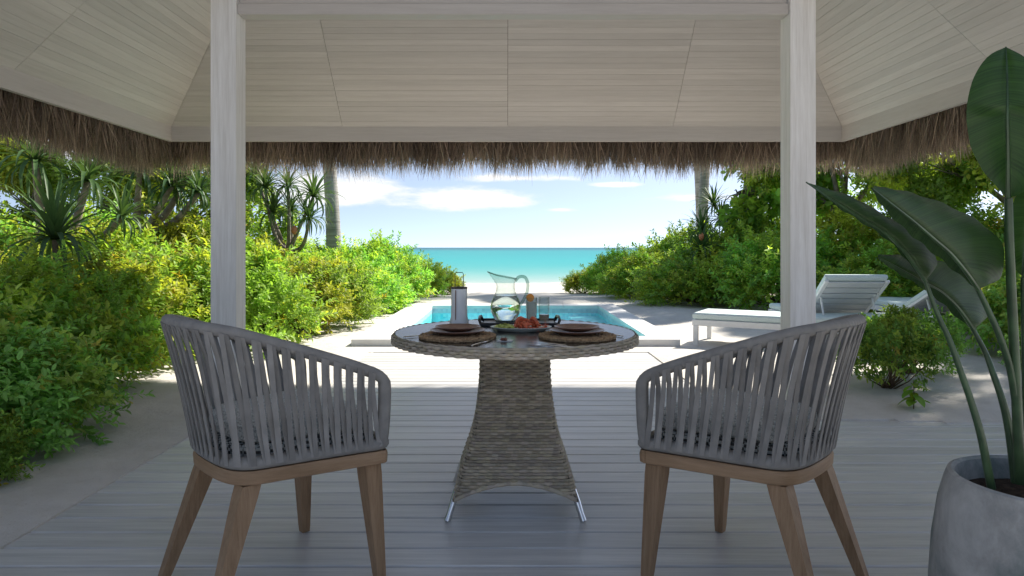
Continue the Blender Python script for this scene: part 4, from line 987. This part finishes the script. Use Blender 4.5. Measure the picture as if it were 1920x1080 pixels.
# hedge left of the pool: (x, y, radius, height, kind)
LH = [(-3.05, 3.75, .72, .66, 'dark', 'dark green shrub spilling over the sand at the left edge of the deck'),
      (-2.66, 3.10, .40, .40, 'green', 'small dark green shrub nearest the camera at the bottom left'),
      (-3.55, 4.9, .85, .85, 'green', 'dark green shrub behind the nearest one left of the deck'),
      (-3.95, 3.4, .8, .85, 'dark', 'dark shrub at the far left frame edge by the deck'),
      (-3.75, 6.3, .95, .78, 'lime', 'bright yellow-green shrub under the near pandanus'),
      (-5.1, 5.9, 1.0, .75, 'lime', 'yellow-green shrub at the left frame edge under the pandanus'),
      (-3.1, 7.5, .98, .95, 'lime', 'golden-green shrub left of the left post'),
      (-4.9, 8.1, 1.2, 1.06, 'lime', 'tall yellow-green shrub behind the golden ones left of the post'),
      (-6.7, 7.6, 1.2, 1.0, 'lime', 'tall yellow-green shrub behind the near pandanus trunk'),
      (-2.72, 9.2, .92, .82, 'lime', 'golden-green shrub just right of the left post'),
      (-4.3, 10.2, 1.2, 1.2, 'lime', 'tall lime shrub right behind the left post'),
      (-6.2, 10.3, 1.3, 1.25, 'green', 'tall mid-green shrub deep in the hedge left of the post'),
      (-8.3, 10.0, 1.5, 1.3, 'green', 'broad green shrub at the back of the left hedge'),
      (-2.7, 11.4, 1.05, .8, 'green', 'rounded green shrub beside the far left pool corner'),
      (-4.6, 12.6, 1.3, 1.1, 'green', 'green shrub below the spiky dracaena clump'),
      (-2.75, 13.9, 1.05, 1.12, 'green', 'domed green shrub right of the left palm trunk'),
      (-4.6, 15.2, 1.4, 1.05, 'green', 'green shrub hiding the foot of the left palm'),
      (-2.35, 16.0, .95, .85, 'green', 'low green shrub behind the domed one by the beach'),
      (-1.75, 17.6, .62, .62, 'lime', 'last small lime shrub of the left hedge before the beach'),
      (-3.2, 18.2, 1.2, .95, 'green', 'far green shrub at the beach end of the left hedge')]
for x, y, r, h, k, lb in LH: shrub(k, x, y, r, h, lb, 'shrubs of the hedge left of the pool')
RH = [(2.05, 18.3, .55, .55, 'lime', 'small lime shrub nearest the beach in the right hedge'),
      (2.95, 17.2, .95, .95, 'green', 'low green shrub near the beach in the right hedge'),
      (3.05, 14.9, .95, .85, 'green', 'green shrub overhanging the sand right of the pool'),
      (4.3, 16.2, 1.35, 1.32, 'green', 'tall domed green shrub left of the right palm trunk'),
      (3.55, 12.9, 1.05, .88, 'green', 'mid-green shrub right of the far pool corner'),
      (5.3, 14.2, 1.3, 1.4, 'green', 'green shrub at the foot of the spiky clump right of the pool'),
      (4.6, 11.6, 1.2, 1.1, 'green', 'green shrub left of the right post above the lounger'),
      (6.2, 11.9, 1.25, 1.3, 'lime', 'tall bright green shrub directly beside the right post'),
      (5.6, 9.9, .95, .8, 'green', 'green shrub behind the raised lounger back'),
      (6.9, 10.4, 1.25, 1.15, 'green', 'leafy green shrub right of the post behind the loungers'),
      (8.6, 11.2, 1.4, 1.3, 'green', 'large green shrub under the canopy tree'),
      (7.4, 8.8, 1.1, 1.15, 'dark', 'shaded shrub behind the farther lounger'),
      (9.6, 9.4, 1.4, 1.1, 'green', 'green shrub behind the strelitzia leaves'),
      (5.1, 6.5, .75, .8, 'dark', 'dark shrub between the strelitzia stalks and the loungers'),
      (4.6, 5.55, .45, .42, 'dark', 'low dark shrub at the deck edge behind the pot'),
      (6.2, 7.3, .9, 1.1, 'lime', 'yellowish shrub seen between the strelitzia leaves')]
for x, y, r, h, k, lb in RH: shrub(k, x, y, r, h, lb, 'shrubs of the hedge right of the pool')
shrub('open', 2.88, 5.25, .35, .46, 'open yellow-green bush with bare stems on the sand behind the right chair', 'small bushes at the right deck edge', 0, 1.0)
shrub('open', 3.30, 5.70, .38, .46, 'loose yellow-green bush just behind the bare-stemmed one', 'small bushes at the right deck edge', 0, 4.0)
# seedling
sx0, sy0 = (1713-VX)/F*4.62, 4.62
sg = empty('seedling', (sx0, sy0, sand_h(sx0, sy0)-.005), label='tiny seedling with bright oval leaves at the right edge of the deck', cat='seedling')
MB().tube([(0, 0, 0), (.004, 0, .09), (0, .004, .19)], [.004, .003, .002], 5).build('stem', mats['stem_brown'], sg, smooth=True)
def oval_leaf_mesh(L=.075, Wd=.038):
    V = []; n = 7
    for i in range(n):
        u = i/(n-1); w = Wd/2*math.sin(math.pi*min(1, u*.97+.03))**.7
        for s in (-1, 0, 1): V.append((s*w, u*L, abs(s)*w*.3-.02*u*u))
    F_ = [(i*3+j, i*3+j+1, i*3+j+4, i*3+j+3) for i in range(n-1) for j in (0, 1)]
    return fast_mesh('leaf', np.array(V), np.array(F_), mats['leaf_seedling'], np.ones((len(V), 3), np.float32), True)
olm = oval_leaf_mesh()
for k in range(11):
    z = .04+.015*k; link('leaf', olm, sg, (0, 0, z), (R(random.uniform(-35, 25)), 0, k*2.4), (1.75-.06*k,)*3)

# spiky-headed trees (pandanus / dracaena)
def blade_mesh(L, Wd, bend, name='leaf', n=7):
    V = []
    for i in range(n):
        u = i/(n-1); a = bend*u*u; y = L*(math.sin(a)/a if a > 1e-4 else 1)*u if False else 0
        V.append(u)
    # arc in the local y-z plane starting along +z
    pts = [Vector((0, 0, 0))]; ang = 0
    for i in range(1, n):
        ang = bend*((i/(n-1))**1.6); pts.append(pts[-1]+Vector((0, math.sin(ang), math.cos(ang)))*L/(n-1))
    vs = []
    for i, p in enumerate(pts):
        u = i/(n-1); w = Wd*(.75+.5*u-1.22*u**2.2)*.5+.0008
        nrm = Vector((0, -1, 0)) if i == 0 else (pts[i]-pts[i-1]).cross(Vector((1, 0, 0))).normalized()
        vs += [(-w, p.y-nrm.y*w*.35, p.z-nrm.z*w*.35), (0, p.y, p.z), (w, p.y-nrm.y*w*.35, p.z-nrm.z*w*.35)]
    F_ = [(i*3+j, i*3+j+1, i*3+j+4, i*3+j+3) for i in range(n-1) for j in (0, 1)]
    return np.array(vs), np.array(F_)
BL_ = [blade_mesh(1.0, .088, b) for b in (.35, .7, 1.1, 1.6, 2.1, 2.5)]
BLM = [fast_mesh('leaf', v, f, mats['blade'], None, True) for v, f in BL_]
def head_dirs(n):
    out = []
    for k in range(n):
        f = (k+.5)/n; tilt = R(8+112*f**.85)+random.uniform(-.12, .12); out.append((k*2.39996+random.uniform(-.15, .15), tilt, f))
    return out
def blade_matrix(c, az, tilt, s):
    return Matrix.Translation(c) @ Matrix.Rotation(az, 4, 'Z') @ Matrix.Rotation(-tilt, 4, 'X') @ Matrix.Scale(s, 4)
def spiky_tree(name, base, heads, label, group=None, parts=False, trunk_r=.07, fruit=None, n=46, cat='tree'):
    t = empty(name, base, label=label, cat=cat, group=group); world_root(t); b = Vector(base)
    hub = b+Vector((0, 0, max(.3, min(h[0].z for h in heads)-base[2]-.35)*.8))+Vector((random.uniform(-.1, .1), 0, 0))
    mb = MB(); mb.tube([b, b.lerp(hub, .5)+Vector((.05, .03, 0)), hub], [trunk_r*1.2, trunk_r, trunk_r*.9], 9)
    mb.build('trunk', mats['bark'], t, smooth='full')
    for c, s in heads:
        m_ = hub.lerp(c, .5)+Vector((random.uniform(-.08, .08), random.uniform(-.08, .08), -.08-.1*random.random()))
        MB().tube(bez([hub, m_, c], 4), [trunk_r*.85*(1-.5*i/8) for i in range(9)], 8).build('branch', mats['bark'], t, smooth='full')
        MBh = []; Vh = []; Qh = []; off = 0
        for az, tilt, f in head_dirs(n):
            k = min(5, max(0, int(f*5.2+random.uniform(-.6, .9)))); ss = s*random.uniform(.8, 1.1)*(1-.25*abs(f-.45)); mt = blade_matrix(c-b if parts else c, az, tilt*.8, ss)
            if parts:
                o = link('leaf', BLM[k], t); o.matrix_local = mt
            else:
                v = BL_[k][0]; v = np.c_[v, np.ones(len(v))] @ np.array(mt).T; Vh.append(v[:, :3]-np.array(b)); Qh.append(BL_[k][1]+off); off += len(v)
        if not parts: link('crown', fast_mesh('crown', np.concatenate(Vh), np.concatenate(Qh), mats['blade'], None, True), t)
    if fruit:
        fb = MB(); fb.lathe([(0, -.08), (.03, -.06), (.048, -.02), (.045, .03), (.02, .065), (0, .07)], 14, fruit); fb.build('fruit', mats['fruit'], t, smooth=True)
    return t
spiky_tree('pandanus_tree', (-4.25, 6.35, .05), [(P(103, 448, 6.0), .74)], 'dark green pandanus with one large spiky head at the left frame edge', 'pandanus trees left of the deck', True, .055, n=58)
spiky_tree('pandanus_tree', (-5.6, 8.3, .1), [(P(66, 302, 8.0), .75), (P(165, 340, 8.3), .75), (P(228, 408, 7.7), .50)], 'branching grey-limbed pandanus with several spiky heads behind the near one', 'pandanus trees left of the deck', True, .085, n=44)
spiky_tree('pandanus_tree', (-5.4, 10.0, .1), [(P(262, 322, 9.6), .75), (P(322, 350, 9.8), .7), (P(372, 362, 9.9), .6), (P(350, 335, 10.2), .7)], 'pandanus with clustered heads just left of the left post', 'pandanus trees left of the deck', False, .08)
spiky_tree('dracaena_tree', (-3.7, 11.6, .1), [(P(497, 352, 11.2), .58), (P(540, 350, 11.4), .5), (P(588, 368, 11.2), .62), (P(580, 412, 11.0), .5), (P(512, 398, 11.3), .55), (P(478, 330, 11.8), .6), (P(545, 395, 11.7), .5)], 'many-headed spiky dracaena beside the left palm trunk', 'spiky dracaena clumps', False, .05, fruit=P(552, 431, 10.9), n=50)
spiky_tree('dracaena_tree', (5.7, 15.6, .1), [(P(1338, 385, 14.6), .55), (P(1352, 412, 14.4), .6), (P(1392, 398, 14.8), .6), (P(1425, 384, 15), .55), (P(1372, 425, 14.6), .6), (P(1405, 420, 14.8), .6), (P(1450, 395, 15), .5)], 'many-headed spiky dracaena clump right of the right palm trunk', 'spiky dracaena clumps', False, .05, n=50)
spiky_tree('dracaena_tree', (4.0, 14.6, .1), [(P(1316, 432, 13.6), .55), (P(1316, 470, 13.0), .72)], 'drooping spiky rosette with orange fruit at the foot of the right palm', 'spiky dracaena clumps', False, .05, fruit=P(1315, 443, 12.9), n=60)

# palms
def frond_mesh():
    V = []; Q = []; L = 3.2; n = 46
    pts = [Vector((0, u*L*.9, .55*math.sin(u*2.2)*1.2-1.5*u*u*1.0)) for u in np.linspace(0, 1, n)]
    for i in range(1, n):
        u = i/(n-1); p = pts[i]; ln = .75*math.sin(math.pi*(.12+.86*u))**.7; w = .022
        for s in (-1, 1):
            d = Vector((s*.85, .5, -.35-.3*random.random())).normalized(); q = p+d*ln; q.z -= ln*.25; wv = Vector((0, 1, 0))*w
            k = len(V); m_ = p.lerp(q, .5)+Vector((0, 0, .05)); V += [p-wv*.6, p+wv*.6, m_+wv, m_-wv, q+wv*.1, q-wv*.1]; Q += [(k, k+1, k+2, k+3), (k+3, k+2, k+4, k+5)]
    for i in range(n-1):
        k = len(V); a, b = pts[i], pts[i+1]; w = Vector((.02*(1-i/n)+.004, 0, 0)); V += [a-w, a+w, b+w, b-w]; Q.append((k, k+1, k+2, k+3))
    return fast_mesh('frond', np.array([tuple(v) for v in V]), np.array(Q), mats['blade'], None, False)
frm = frond_mesh()
def palm(x, y, r0, r1, H, lean, label, nf=16):
    t = empty('palm_tree', (x, y, -.05), label=label, cat='palm tree', group='tall palm trees by the beach')
    pts = []; rr = []; n = int(H/.11)
    for i in range(n):
        u = i/(n-1); pts.append((lean[0]*u*u*1.0, lean[1]*u*u, H*u)); rr.append((r0+(r1-r0)*min(1, u*1.6))*(1+(.035 if i % 2 else 0)))
    MB().tube(pts, rr, 18).build('trunk', mats['palm_bark'], t, smooth='full')
    top = pts[-1]
    for k in range(nf):
        link('frond', frm, t, top, (R(random.uniform(-30, 38)), random.uniform(-.2, .2), k*2.4))
    return t
palm(-3.72, 15.0, .175, .115, 7.2, (-.9, .8), 'tall grey palm trunk rising from the left hedge')
palm(5.05, 18.0, .15, .115, 6.1, (.6, .8), 'slim pale palm trunk rising from the right hedge')
palm(-8.6, 13.0, .17, .12, 7.5, (.8, .3), 'tall palm trunk standing deep behind the left hedge')

palm(5.8, 20.6, .15, .11, 7.4, (-.4, .3), 'added palm hidden behind the slim right-hand trunk for extra beach shade')  # extra palm, added out of sight to throw more shade on the sand
# broadleaf trees
def make_tree(name, x, y, th, lumps, label, mat='leaf_tree', lw=.05, ll=.09, S=3000, tr=.11, yellow=.3, group='broadleaf trees behind the hedges', n_per=8, L=.24, lean=(0, 0)):
    z0 = .02
    t = empty(name, (x, y, z0), label=label, cat='tree', group=group); hub = Vector((lean[0], lean[1], th))
    MB().tube(bez([(0, 0, -.05), (hub.x*.3+.06, hub.y*.3, th*.5), hub], 5), [tr*1.25-tr*.5*i/10 for i in range(11)], 10).build('trunk', mats['bark'], t, smooth='full')
    for c, r in lumps:
        c = Vector(c)
        b = bez([hub*.85, hub.lerp(c, .55)+Vector((random.uniform(-.2, .2), random.uniform(-.2, .2), -.12)), c], 5); MB().tube(b, [tr*.55*(1-.85*i/10) for i in range(11)], 7).build('limb', mats['bark'], t, smooth='full')
        for q in range(3):
            e_ = c+Vector(rand_dirs(1)[0])*r*.8; MB().tube([b[6], b[6].lerp(e_, .5)+Vector((0, 0, .05)), e_], [tr*.16, tr*.1, tr*.03], 5).build('limb', mats['bark'], t, smooth='full')
    cen = np.array([c for c, r in lumps]); rad = np.array([r for c, r in lumps]); w = rad**2/np.sum(rad**2)
    # secondary lumps
    nl = 7*len(lumps); ii = rng.choice(len(lumps), nl, p=w); sd = rand_dirs(nl); c2 = cen[ii]+sd*(rad[ii]*.72)[:, None]; r2 = rad[ii]*(.22+.2*rng.random(nl))
    idx = rng.integers(0, nl, S); dd = rand_dirs(S)+sd[idx]*.4; dd /= np.linalg.norm(dd, axis=1)[:, None]; o = c2[idx]+dd*(r2[idx]*(.4+.6*rng.random(S)**.5))[:, None]
    gd = dd*.7+np.array([0, 0, .15])+rng.normal(0, .3, (S, 3)); gd /= np.linalg.norm(gd, axis=1)[:, None]
    lc = np.where((rng.random(nl) < yellow)[:, None], np.array([[1.25, 1.15, .75]]), np.array([[.85, 1.0, .8]]))*(.7+.55*rng.random((nl, 1)))
    V, Q, C = leaf_cloud(o, gd, n_per, L, lw, ll, lc[idx]); link('crown', fast_mesh('crown', V, Q, mats[mat], C), t); return t
make_tree('broadleaf_tree', 6.6, 13.6, 1.9, [((-1.3, -.3, 3.2), .95), ((-.1, .1, 2.9), 1.0), ((1.2, -.2, 3.0), 1.0), ((.6, .5, 3.9), 1.1), ((-.6, 0, 4.1), 1.0)], 'leafy tree rising just right of the right post', yellow=.6, S=4600)
make_tree('broadleaf_tree', 8.6, 11.6, 1.9, [((-1.5, .1, 2.5), .9), ((-.4, -.3, 3.1), 1.0), ((.8, 0, 2.7), 1.05), ((1.9, .3, 2.9), 1.0), ((.2, .4, 4.1), 1.2), ((-1.3, .3, 3.7), 1.0)], 'spreading dark canopy tree behind the loungers, bare limbs showing', yellow=.2, S=7500)
make_tree('broadleaf_tree', 7.6, 8.6, 1.7, [((-.9, -.1, 2.0), .62), ((.1, -.2, 2.4), .8), ((1.1, 0, 2.1), .85), ((.4, .4, 3.2), .9), ((-.9, .2, 2.9), .8), ((.2, -.1, 1.7), .7), ((1.9, 0, 2.6), .9)], 'olive-tinted tree at the right frame edge behind the strelitzia', yellow=.45, S=6800)
make_tree('broadleaf_tree', 11.5, 12.5, 2.0, [((-1.5, .1, 2.6), 1.2), ((0, 0, 3.2), 1.3), ((1.5, 0, 2.7), 1.2), ((0, .3, 4.4), 1.3)], 'dense green tree farthest right at the back', yellow=.3, S=3600)
make_tree('broadleaf_tree', 6.3, 6.6, 2.6, [((-.6, -.6, 3.7), .95), ((.2, -.1, 4.2), 1.0), ((-.2, .7, 3.8), .9), ((.9, -.5, 3.8), .9), ((-1.1, .1, 4.1), .8)], 'added unseen tree beyond the right frame edge, shading the deck corner', yellow=.3, S=4200)  # added outside the view so its crown keeps sun off the right deck
make_tree('almond_tree', 4.95, 14.2, 2.6, [((-.42, -.3, 2.05), .26), ((-.15, -.5, 1.78), .24), ((.25, -.4, 2.05), .30), ((.75, -.3, 2.15), .34), ((.2, .1, 3.4), .8), ((1.1, 0, 3.0), .7), ((1.3, -.3, 2.1), .3)], 'large-leaved almond tree hanging into the gap left of the right post', mat='leaf_green', lw=.11, ll=.17, S=650, tr=.13, yellow=.2, n_per=6, L=.3)
make_tree('broadleaf_tree', -7.2, 12.2, 1.5, [((-1.4, -.2, 2.0), .9), ((.0, -.1, 2.2), 1.0), ((1.5, -.1, 2.0), .95), ((2.7, .1, 1.75), .7), ((.5, .3, 3.0), 1.1), ((-1.2, .3, 3.0), 1.0)], 'low spreading tree behind the pandanus heads on the left', yellow=.4, S=4200)
make_tree('broadleaf_tree', -12.0, 11.5, 1.8, [((-1.2, 0, 2.2), 1.2), ((.6, 0, 2.4), 1.3), ((2.0, 0, 2.0), 1.0), ((.2, .3, 3.6), 1.3)], 'dense tree at the back beyond the left frame edge', yellow=.3, S=3000)
